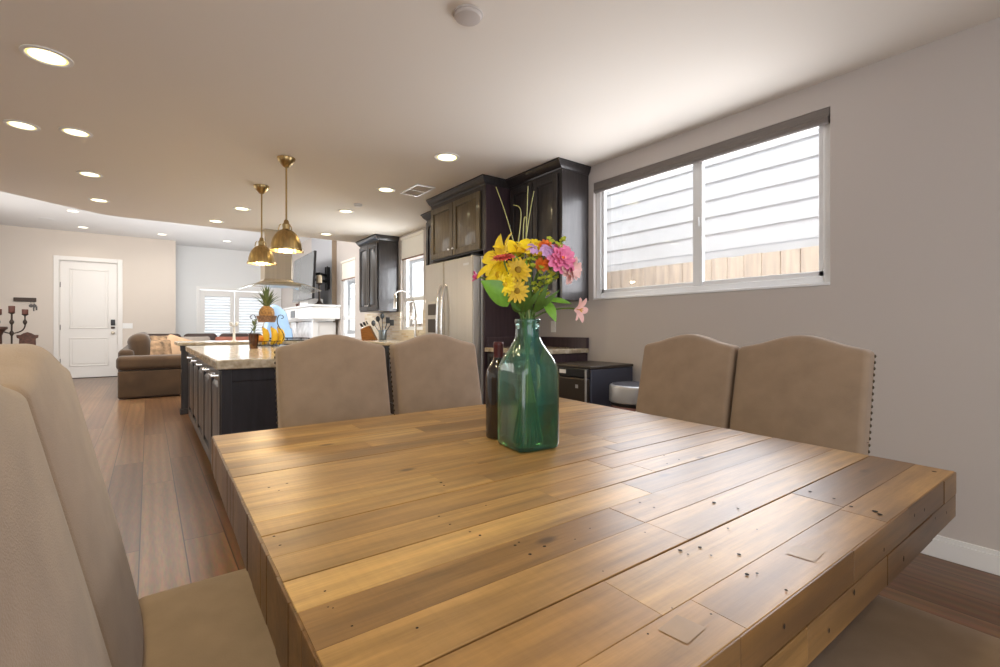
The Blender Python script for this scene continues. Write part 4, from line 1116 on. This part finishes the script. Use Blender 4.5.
# utensil crock
ux, uy = 2.80, 6.72
t = MB().lathe([(.05, .001), (.055, .006), (.06, .15), (.058, .155), (.05, .15), (.045, .012), (.001, .012)], (ux, uy, .904), 24, cap=False).build('utensil_crock', 'crock')
tag(t, 'grey metal utensil crock beside the knife block', 'crock')
for i, (dx, dy, h, k, lab) in enumerate([(-.03, .02, .36, 's', 'slotted spoon leaning left in the utensil crock'), (.0, -.02, .40, 'l', 'ladle standing tallest in the utensil crock'), (.03, .0, .34, 't', 'spatula leaning right in the utensil crock'),
                                    (-.05, -.02, .30, 's', 'short spoon at the far left of the utensil crock'), (.055, -.02, .31, 't', 'turner at the far right of the utensil crock')]):
    b = Vector((ux-dx*.4, uy-dy*.4, .918)); lean = dd*dx*2.2
    e = Vector((ux, uy, .904)) + lean + UP*(h-.08) + nn*dy
    o = thing('cooking_utensil', lab, 'utensil', tuple(b), 'utensils in the crock')
    MB().tube([b, e], .006, 6).build('handle', 'utensil', o)
    v = (e-b).normalized(); T = Matrix.Translation(e+v*.04)
    if k == 't': MB().rbox((0, 0, 0), (.06, .012, .09), .005, (2, 1, 2), T=T @ Matrix.Rotation(-.64, 4, 'Z')).build('blade', 'utensil', o)
    else: MB().lathe([(.004, -.045), (.028, -.025), (.036, 0), (.028, .028), (.006, .045)], T=T, seg=14, fn=lambda p, a: (p[0], p[1]*.45, p[2])).build('bowl', 'utensil', o)

# mini fridge + bin
t = thing('mini_fridge', 'black mini fridge with brown-black door against the right wall', 'mini fridge', (2.72, 2.52, 0))
MB().box(2.50, 2.965, 2.305, 2.745, .02, .79).box(2.52, 2.95, 2.32, 2.73, 0, .02).build('shell', 'mini_side', t, bevel=.006)
MB().box(2.495, 2.968, 2.300, 2.748, .79, .812).build('top_cap', 'mini_door', t, bevel=.006)
d = MB().box(2.455, 2.496, 2.31, 2.745, .04, .725).build('door', 'mini_door', t, bevel=.006)
MB().box(2.450, 2.457, 2.303, 2.316, .04, .79).build('door_edge', 'mark', d)
MB().box(2.458, 2.498, 2.31, 2.745, .733, .792).build('control_strip', 'black', t, bevel=.004)
MB().box(2.4545, 2.459, 2.51, 2.575, .752, .780).build('display', 'white', t)
MB().box(2.4525, 2.456, 2.385, 2.41, .655, .68).build('badge', 'mark', d)
bx, by = 2.655, 2.03
t = thing('steel_bin', 'round brushed steel waste bin standing beside the mini fridge', 'bin', (bx, by, 0))
MB().lathe([(.165, 0), (.17, .01), (.17, .565)], (bx, by, 0), 40).build('bin_body', 'bin_pink_reflect', t)
MB().lathe([(.172, .565), (.176, .57), (.176, .580), (.172, .583)], (bx, by, 0), 40).build('seam_band', 'black', t)
MB().lathe([(.172, .583), (.185, .592), (.185, .685), (.180, .698), (.168, .704)], (bx, by, 0), 40).build('lid_rim', 'bin', t)
MB().lathe([(.168, .702), (.160, .706), (.08, .712), (.002, .714)], (bx, by, 0), 40).build('lid', 'mini_side', t)

# ------------------------------------------------------------------ living room
sf = thing('sectional_sofa', 'brown microfiber sectional sofa wrapping the far corner of the living room', 'sofa', (.6, 11.2, 0))
SX, SY = -.385, 9.14
def puff(k=.03, ax=2):
    def f(p): return p
    return f
MB().rbox((.125, SY+.14, .225), (1.0, .26, .42), .03, (6, 2, 3)).build('arm_base', 'sofa', sf)
MB().rbox((.125, SY+.13, .55), (1.04, .30, .22), .07, (8, 2, 2)).build('arm', 'sofa', sf)
MB().box(-.36, .58, SY+.28, 12.9, .06, .30).box(-.33, 2.35, 12.7, 13.45, .06, .30).build('base', 'sofa', sf, bevel=.02)
for a, b in ((9.52, 10.55), (10.57, 11.6), (11.62, 12.6)):
    MB().rbox((.20, (a+b)/2, .385), (.80, b-a-.01, .17), .06, (5, 5, 1)).build('seat_cushion', 'sofa', sf)
for a, b in ((.62, 1.45), (1.47, 2.32)):
    MB().rbox(((a+b)/2, 12.98, .385), (b-a-.01, .72, .17), .06, (5, 5, 1)).build('seat_cushion', 'sofa', sf)
MB().rbox((-.28, 11.26, .45), (.20, 3.8, .60), .06, (2, 8, 4)).build('back_frame', 'sofa', sf)
MB().rbox((1.05, 13.42, .50), (2.75, .18, .70), .06, (8, 2, 4)).build('back_frame', 'sofa_dark', sf)
for a, b in ((9.40, 10.50), (10.52, 11.6), (11.62, 12.7)):
    T = Matrix.Translation((-.10, (a+b)/2, .74)) @ Matrix.Rotation(radians(-9), 4, 'Y')
    MB().rbox((0, 0, 0), (.30, b-a-.01, .52), .13, (3, 5, 4), T=T).build('back_cushion', 'sofa', sf)
for a, b in ((-.1, .62), (.64, 1.34), (1.36, 2.32)):
    T = Matrix.Translation(((a+b)/2, 13.22, .72)) @ Matrix.Rotation(radians(-9), 4, 'X')
    MB().rbox((0, 0, 0), (b-a-.01, .26, .48), .10, (5, 3, 4), T=T).build('back_cushion', 'sofa_dark', sf)
def pillow(lab, mat, c, size, rz, rx=0, ry=0):
    T = Matrix.Translation(c) @ Matrix.Rotation(rz, 4, 'Z') @ Matrix.Rotation(ry, 4, 'Y') @ Matrix.Rotation(rx, 4, 'X')
    h = [s/2 for s in size]
    def f(p):
        u, v = abs(p.x)/h[0], abs(p.z)/h[2]; k = max(.12, (1-u**2.5)*(1-v**2.5))**.5
        s = 1 - .06*(1-u*u)*v - .0
        return (p.x*(1-.05*(1-v*v)), p.y*k, p.z*(1-.05*(1-u*u)))
    o = MB().rbox((0, 0, 0), size, size[1]*.45, (6, 2, 6), f, T=T).build('throw_pillow', mat, smooth=60)
    tag(o, lab, 'pillow', 'throw pillows on the sofa'); return o
pillow('tan and brown patterned pillow nearest the sofa arm', 'pillow_pat', (.14, 9.56, .70), (.42, .16, .42), .45, -.25)
pillow('plain tan pillow beside the patterned one on the sofa', 'pillow_tan', (.42, 9.72, .72), (.46, .16, .46), .25, -.3, .35)
pillow('brown patterned pillow behind the tan pillow', 'pillow_pat', (.20, 10.0, .74), (.46, .15, .46), .75, -.25)
pillow('grey beige pillow on the far section of the sofa', 'pillow_grey', (.86, 12.92, .70), (.62, .17, .42), 0, -.3)
pillow('terracotta lumbar pillow on the far section of the sofa', 'pillow_red', (1.72, 12.92, .70), (.95, .17, .40), 0, -.3)
# blue armchair
t = thing('wingback_armchair', 'pale blue upholstered high-back armchair in front of the fireplace', 'armchair', (2.10, 9.85, 0))
ax_, ay_ = 2.06, 9.6
def wing(p):
    z = p.z + .5; w = .62 + .38*sin(pi*min(1, max(0, .15+z*.75)))**1.5
    return (p.x*w, p.y + .10*(p.z) - .10*(2*abs(p.x)/.56)**2, p.z - .16*(2*abs(p.x)/.56)**2*(1 if p.z > .2 else 0))
RZ = Matrix.Translation((ax_, ay_, 0)) @ Matrix.Rotation(radians(20), 4, 'Z')
MB().rbox((0, .30, .98), (.56, .14, 1.12), .06, (10, 2, 10), wing, T=RZ).build('backrest', 'blue', t, smooth=60)
MB().rbox((0, -.02, .42), (.50, .60, .20), .07, (5, 5, 2), T=RZ).build('seat', 'blue', t, smooth=60)
for s in (-1, 1): MB().rbox((s*.27, .0, .52), (.10, .60, .42), .05, (2, 5, 3), T=RZ).build('armrest', 'blue', t, smooth=60)
for s in (-1, 1):
    for q in (-.22, .26): MB().rings([[RZ @ Vector((s*.20+a*r, q+b*r, z)) for a, b in ((-1, -1), (1, -1), (1, 1), (-1, 1))] for z, r in ((0, .014), (.33, .024))]).build('leg', 'darkwood', t)
# fireplace
t = thing('fireplace', 'white fireplace surround with deep box mantel and marble below', 'fireplace', (2.7, 10.35, 0))
MB().box(2.47, 2.904, 9.26, 11.48, 1.262, 1.50).box(2.904, XW-.001, 9.26, 9.499, 1.262, 1.50).box(2.44, 2.904, 9.23, 11.51, 1.50, 1.535).box(2.904, XW-.001, 9.23, 9.499, 1.50, 1.535).box(2.50, 2.904, 9.30, 11.44, 1.225, 1.262).build('mantel', 'white', t, bevel=.006)
MB().box(2.56, 2.904, 9.42, 9.80, 0, 1.225).box(2.56, 2.904, 10.9, 11.30, 0, 1.225).box(2.60, 2.904, 9.80, 10.9, .85, 1.225).build('surround', 'stonewhite', t, bevel=.004)
MB().box(2.70, 2.904, 9.80, 10.9, 0, .85).build('firebox', 'black', t)
MB().box(2.50, 2.60, 9.36, 9.42, 0, 1.225).box(2.60, 2.95, 9.40, 9.425, .05, 1.20).build('side_trim', 'white', t, bevel=.004)
t = thing('framed_screen', 'small white framed dark square screen on the mantel\'s front', 'picture frame', (2.46, 10.5, 1.38))
MB().box(2.452, 2.469, 10.30, 10.95, 1.285, 1.475).build('frame', 'white', t, bevel=.004)
MB().box(2.449, 2.453, 10.48, 10.86, 1.305, 1.452).build('screen', 'utensil', t)
t = MB().rbox((2.66, 10.05, 1.606), (.30, .62, .14), .01, (1, 1, 1)).build('white_box', 'white'); tag(t, 'long white box lying on the mantel behind the candle stand', 'box')
for dy, h, lab in ((10.72, .11, 'taller brown ornament at the mantel\'s far end'), (10.95, .085, 'shorter brown ornament at the mantel\'s far end')):
    t = MB().lathe([(.03, 0), (.034, .01), (.02, h*.4), (.03, h*.7), (.014, h)], (2.60, dy, 1.535), 14).build('ornament', 'redwax'); tag(t, lab, 'ornament', 'ornaments on the mantel')
cx_, cy_ = 2.62, 9.34
t = thing('candle_stand', 'black flared iron candle stand on the mantel', 'candle holder', (cx_, cy_, 1.535))
MB().lathe([(.09, 0), (.09, .012), (.05, .035), (.022, .08), (.016, .20), (.022, .26), (.014, .34), (.020, .38), (.062, .40), (.062, .41), (.01, .412)], (cx_, cy_, 1.535), 20).build('stand', 'bronze', t)
t = MB().lathe([(.045, 0), (.05, .004), (.05, .145), (.045, .15), (.008, .146), (.002, .146)], (cx_, cy_, 1.947), 20).build('candle', 'cream'); tag(t, 'cream pillar candle on the black mantel stand', 'candle')
# television on a swing arm
t = thing('television', 'large flat television swung out from the chimney breast on a black arm', 'television', (2.47, 9.8, 1.65))
TT = Matrix.Translation((2.46, 9.10, 2.08)) @ Matrix.Rotation(radians(-1.5), 4, 'Z') @ Matrix.Rotation(radians(2.5), 4, 'Y')
MB().box(-.018, .028, 0, 1.68, -.445, .445, T=TT).build('casing', 'black', t, bevel=.006)
MB().box(-.0195, -.0175, .012, 1.668, -.432, .432, T=TT).build('screen', 'tvscreen', t, smooth=0)
m_ = MB(); m_.box(2.875, 2.904, 9.62, 9.86, 1.86, 2.30); m_.box(2.86, 2.88, 9.66, 9.70, 1.84, 2.32); m_.box(2.86, 2.88, 9.78, 9.82, 1.84, 2.32)
m_.build('wall_plate', 'black', t, bevel=.004)
MB().tube([(2.87, 9.74, 2.14), (2.66, 9.45, 2.14), (2.50, 9.72, 2.12)], .028, 8).tube([(2.87, 9.74, 2.02), (2.66, 9.45, 2.02), (2.50, 9.72, 2.04)], .028, 8).build('swing_arm', 'black', t)
MB().box(2.485, 2.52, 9.50, 9.95, 1.90, 2.25).build('bracket', 'black', t, bevel=.004)

# ------------------------------------------------------------------ far left corner
t = thing('key_rack', 'dark wooden key rack with hooks on the wall left of the front door', 'key rack', (-2.03, YD, 1.66))
MB().box(-2.21, -1.875, YD-.035, YD-.001, 1.635, 1.715).build('board', 'bronze', t, bevel=.005)
for i in range(5):
    x = -2.16+i*.06
    MB().tube([(x, YD-.03, 1.645), (x, YD-.055, 1.635), (x, YD-.06, 1.65)], .004, 6).build('hook', 'keymetal', t)
for x, lab in ((-1.955, 'round dark key fob hanging below the key rack'), (-1.905, 'small bunch of keys hanging at the right end of the key rack')):
    t = thing('key_bunch', lab, 'keys', (x, YD-.03, 1.60), 'keys on the rack')
    MB().tube([(x, YD-.055, 1.637), (x, YD-.02, 1.60), (x+.005, YD-.008, 1.57)], .003, 5).build('key_loop', 'keymetal', t)
    MB().lathe([(.004, -.006), (.034, -.005), (.036, 0), (.034, .005), (.004, .006)], T=Matrix.Translation((x, YD-.0065, 1.55)) @ Matrix.Rotation(pi/2, 4, 'X'), seg=14).build('fob', 'keymetal', t)
    if x > -1.92: MB().box(x+.02, x+.045, YD-.010, YD-.001, 1.46, 1.54).box(x-.02, x, YD-.010, YD-.001, 1.44, 1.52).build('key', 'keymetal', t)
ca = (-2.045, 12.5)
t = thing('floor_candelabrum', 'tall bronze candelabrum with curved arms left of the front door', 'candelabrum', (ca[0], ca[1], 0))
mb = MB()
mb.tube([(ca[0], ca[1], .04), (ca[0], ca[1], 1.36)], .014, 8)
mb.lathe([(.16, 0), (.16, .015), (.05, .05), (.02, .09)], (ca[0], ca[1], 0), 20)
for k, (dx, z) in enumerate(((0, 1.20), (0, .99))): mb.lathe([(.014, -.05), (.030, -.02), (.036, 0), (.030, .02), (.014, .05)], (ca[0]+dx, ca[1], z), 14)
mb.build('column', 'bronze', t)
tips = [(ca[0], ca[1], 1.375), (ca[0]+.178, ca[1], 1.345), (ca[0]-.172, ca[1], 1.345)]
for s in (1, -1):
    b = Vector((ca[0], ca[1], .985))
    pts = bez(b, b+Vector((s*.10, 0, .02)), b+Vector((s*.185, 0, .05)), b+Vector((s*.178, 0, .19)), 12) + [Vector((ca[0]+s*.176, ca[1], 1.34))]
    MB().tube(pts, .011, 8).lathe([(.012, -.05), (.028, -.02), (.032, 0), (.028, .02), (.012, .05)], (ca[0]+s*.177, ca[1], 1.20), 14).build('arm', 'bronze', t)
for x, y, z in tips: MB().lathe([(.012, -.03), (.045, -.008), (.05, 0), (.01, .001)], (x, y, z), 16).build('candle_cup', 'bronze', t)
for (x, y, z), lab in zip(tips, ('brown pillar candle in the middle of the candelabrum, tallest', 'brown pillar candle on the candelabrum\'s right arm', 'brown pillar candle on the candelabrum\'s left arm, cut by the frame')):
    h = .125 if z > 1.36 else .095
    o = MB().lathe([(.043, .001), (.045, .004), (.045, h), (.036, h-.004), (.004, h-.006)], (x, y, z), 18).build('pillar_candle', 'redwax'); tag(o, lab, 'candle', 'candles on the candelabrum')
t = thing('carved_chair', 'carved reddish wooden chair whose crested back shows below the key rack', 'chair', (-1.84, 12.9, 0))
cx, cy = -1.90, 12.95
mb = MB()
prof = [(-.13, .50), (-.115, .88), (-.15, .90), (-.155, .955), (-.10, .955), (-.06, .985), (0, 1.01), (.06, .985), (.10, .955), (.155, .955), (.15, .90), (.115, .88), (.13, .50)]
mb.rings([[(cx+u, cy-.02, v) for u, v in prof], [(cx+u, cy+.02, v) for u, v in prof]]); mb.build('backrest', 'mahog', t, bevel=.006)
MB().rbox((cx, cy-.21, .46), (.44, .44, .06), .02, (2, 2, 1)).build('seat', 'mahog', t)
for a in (-.18, .18):
    for b in (-.39, -.03): MB().lathe([(.014, 0), (.022, .05), (.018, .2), (.025, .40), (.022, .44)], (cx+a, cy+b, 0), 10).build('leg', 'mahog', t)
t = thing('pedestal_stand', 'dark brown turned wooden pedestal at the left frame edge', 'pedestal', (-2.20, 12.4, 0))
MB().lathe([(.16, 0), (.16, .04), (.09, .08), (.075, .95), (.10, 1.02), (.13, 1.06)], (-2.22, 12.35, 0), 24).build('column', 'darkwood', t)
MB().lathe([(.13, 1.06), (.15, 1.07), (.15, 1.11), (.14, 1.115)], (-2.22, 12.35, 0), 24).build('top', 'darkwood', t)
# wall plates
t = thing('light_switch', 'white triple light switch plate right of the front door', 'light switch', (-.391, YD, 1.14))
MB().box(-.485, -.29, YD-.008, YD-.001, 1.08, 1.20).build('plate', 'white', t, bevel=.003)
for k in range(3): MB().box(-.465+k*.06, -.43+k*.06, YD-.013, YD-.008, 1.11, 1.17).build('rocker', 'white', t, bevel=.002)
t = thing('wall_outlet', 'white outlet plate on the wall under the corner cabinet', 'outlet', (XW, 3.223, 1.10))
MB().box(XW-.008, XW-.001, 3.19, 3.255, 1.045, 1.15).build('plate', 'white', t, bevel=.003)
MB().box(XW-.011, XW-.008, 3.205, 3.24, 1.055, 1.085).box(XW-.011, XW-.008, 3.205, 3.24, 1.11, 1.14).build('socket', 'white', t, bevel=.002)

# ------------------------------------------------------------------ ceiling fittings
DL = 'recessed ceiling downlights'
def downlight(x, y, z, lab, mat='emit_warm', e=20, col=(1, .81, .46), r=.075):
    t = thing('ceiling_downlight', lab, 'downlight', (x, y, z), DL)
    MB().lathe([(r+.016, -.001), (r+.015, -.006), (r, -.008), (r-.006, -.003)], (x, y, z), 32, cap=False).build('trim_ring', 'white', t)
    MB().lathe([(r-.004, -.004), (r-.014, -.0045)], (x, y, z), 32, cap=False).build('baffle', 'baffle' if mat == 'emit_warm' else 'emit_cool', t)
    MB().lathe([(r-.014, -.0045), (r*.5, -.005), (.002, -.005)], (x, y, z), 32, cap=False).build('lens', mat, t)
    l = bpy.data.lights.new('downlight_lamp', 'SPOT'); l.energy = e; l.color = col; l.spot_size = radians(150); l.spot_blend = .8; l.shadow_soft_size = .06
    o = bpy.data.objects.new('downlight_lamp', l); COL.objects.link(o); o.parent = t; o.location = (0, 0, -.02)
for x, y, lab in [(-.409, 3.265, 'largest, nearest recessed downlight at the upper left'), (-.683, 4.472, 'recessed downlight second nearest, cut close to the left frame edge'),
                  (-.405, 4.408, 'recessed downlight second in the left row, under the largest one'), (-.416, 5.532, 'recessed downlight third in the left row'),
                  (-.423, 6.595, 'recessed downlight fourth in the left row, nearest the ceiling edge'), (.689, 6.999, 'recessed downlight left of the pendants near the ceiling edge'),
                  (.855, 6.093, 'recessed downlight just left of the farther pendant\'s canopy'), (1.911, 3.292, 'recessed downlight nearest the refrigerator cabinet'),
                  (1.876, 4.419, 'recessed downlight left of the ceiling vent'), (1.846, 5.504, 'recessed downlight right of the nearer pendant, third in the right row'),
                  (2.062, 7.015, 'recessed downlight farthest in the right row, above the television')]:
    downlight(x, y, KC, lab, r=.085 if y < 4 else .075)
for x, y, lab in [(-1.079, 11.302, 'small downlight in the high living room ceiling, nearest its edge'), (-1.087, 12.995, 'small downlight in the high ceiling above the front door'),
                  (.24, 12.916, 'small pale downlight in the high ceiling near the wall corner'), (1.508, 13.0, 'faint downlight in the high ceiling before the shuttered doors')]:
    downlight(x, y, LC, lab, 'emit_cool', 14, (1, .92, .8), .08)
t = thing('smoke_detector', 'round white smoke detector on the ceiling above the table', 'smoke detector', (1.115, 1.741, KC))
MB().lathe([(.060, -.001), (.060, -.012), (.055, -.020), (.045, -.023), (.004, -.024)], (1.115, 1.741, KC), 36).build('housing', 'wall', t)
MB().lathe([(.064, -.0005), (.066, -.004), (.064, -.008)], (1.115, 1.741, KC), 36).build('mounting_ring', 'wall', t)
t = MB().lathe([(.045, -.001), (.045, -.012), (.036, -.030), (.004, -.034)], (1.848, 5.116, KC), 24).build('ceiling_sprinkler', 'white'); tag(t, 'small white sprinkler cap on the kitchen ceiling', 'sprinkler')
t = thing('ceiling_vent', 'white louvred air vent in the ceiling near the refrigerator cabinet', 'vent', (2.13, 4.25, KC))
vx, vy = 2.13, 4.25
MB().box(vx-.10, vx+.10, vy-.19, vy-.165, KC-.012, KC-.001).box(vx-.10, vx+.10, vy+.165, vy+.19, KC-.012, KC-.001).box(vx-.10, vx-.08, vy-.165, vy+.165, KC-.012, KC-.001).box(vx+.08, vx+.10, vy-.165, vy+.165, KC-.012, KC-.001).box(vx-.08, vx+.08, vy-.006, vy+.006, KC-.012, KC-.001).build('frame', 'white', t, bevel=.002)
mb = MB()
for k in range(9):
    T = Matrix.Translation((vx-.072+k*.018, vy, KC-.007)) @ Matrix.Rotation(radians(35), 4, 'Y'); mb.box(-.007, .007, -.163, .163, -.001, .001, T=T)
mb.build('louvers', 'wall', t, smooth=0)
t = MB().lathe([(.11, -.001), (.11, -.006), (.10, -.009), (.004, -.009)], (-1.559, 12.4, LC), 28).build('ceiling_speaker', 'wall_white'); tag(t, 'round flush speaker in the high ceiling left of the front door', 'speaker')

# ------------------------------------------------------------------ light
w = bpy.data.worlds.new('World'); SC.world = w; w.use_nodes = True
bg = w.node_tree.nodes['Background']; bg.inputs['Color'].default_value = (.86, .93, 1, 1); bg.inputs['Strength'].default_value = 1.5
def area(name, loc, rot, sx, sy, e, col):
    l = bpy.data.lights.new(name, 'AREA'); l.shape = 'RECTANGLE'; l.size = sx; l.size_y = sy; l.energy = e; l.color = col
    o = bpy.data.objects.new(name, l); COL.objects.link(o); o.location = loc; o.rotation_euler = rot
    return o
sun = bpy.data.lights.new('sun', 'SUN'); sun.energy = 1.7; sun.angle = radians(1); sun.color = (1, .96, .9)
so = bpy.data.objects.new('sun', sun); COL.objects.link(so); so.rotation_euler = (0, radians(-32), 0)
# window lamps carry daylight; every fill is an added lamp, out of view
area('rear_fill', (-.3, -2.5, 1.2), (radians(90), 0, 0), 4.2, 2.0, 42, (.95, .95, 1.0))  # added unseen lamp, fills the dining area from behind the camera
area('dining_window_light', (3.16, 1.87, 1.8), (0, radians(90), 0), .9, 1.65, 42, (.96, .95, 1))
area('sink_window_light', (3.16, 6.16, 1.6), (0, radians(90), 0), .9, .66, 40, (.95, .97, 1))
area('living_window_light', (3.16, 8.85, 1.5), (0, radians(90), 0), .9, .7, 10, (.95, .97, 1))
area('french_door_light', (1.85, 14.55, 1.2), (radians(-90), 0, 0), 1.5, 1.9, 80, (.95, .97, 1))
area('living_fill', (-2.6, 9.5, 1.9), (0, radians(-90), 0), 1.6, 4.5, 45, (1, .97, .92))
area('living_high_fill', (-.2, 7.65, 2.85), (radians(80), 0, radians(-10)), 2.4, .5, 95, (1, .99, .98))
area('living_down_fill', (.6, 9.1, 3.12), (0, 0, 0), 2.6, 2.6, 62, (1, .98, .95))  # added downward lamp hidden above the kitchen ceiling edge, brightens the living room
area('living_up_fill', (.6, 11.3, 1.25), (radians(180), 0, 0), 2.6, 2.0, 26, (1, 1, 1))  # added upward lamp, unseen from below, brightens the high ceiling
area('dining_fill', (-3.2, 2.2, 1.7), (0, radians(-90), 0), 1.6, 4.0, 6, (1, .88, .66))

for x, y, e in ((-.41, 2.0, 30), (-.41, .7, 32), (1.0, -.7, 14)):     # left row continued out of frame; the last one is an added fill spot
    l = bpy.data.lights.new('downlight_lamp', 'SPOT'); l.energy = e; l.color = (1, .85, .48); l.spot_size = radians(150); l.spot_blend = .8; l.shadow_soft_size = .06
    o = bpy.data.objects.new('downlight_lamp', l); COL.objects.link(o); o.location = (x, y, KC-.02)
# ------------------------------------------------------------------ camera
cam = bpy.data.cameras.new('camera'); cam.sensor_width = 36; cam.lens = 475/1000*36; cam.clip_start = .02
cam.shift_y = -(333.5-328.5)/1000
co = bpy.data.objects.new('camera', cam); COL.objects.link(co)
co.location = (0, 0, CAM_H); co.rotation_euler = (radians(90), 0, -TH)
SC.camera = co
SC.view_settings.view_transform = 'Standard'
SC.view_settings.look = 'None'
SC.view_settings.exposure = 0.20
SC.cycles.max_bounces = 10; SC.cycles.diffuse_bounces = 5; SC.cycles.transparent_max_bounces = 24
SC.cycles.sample_clamp_indirect = 6
SC.cycles.use_denoising = True
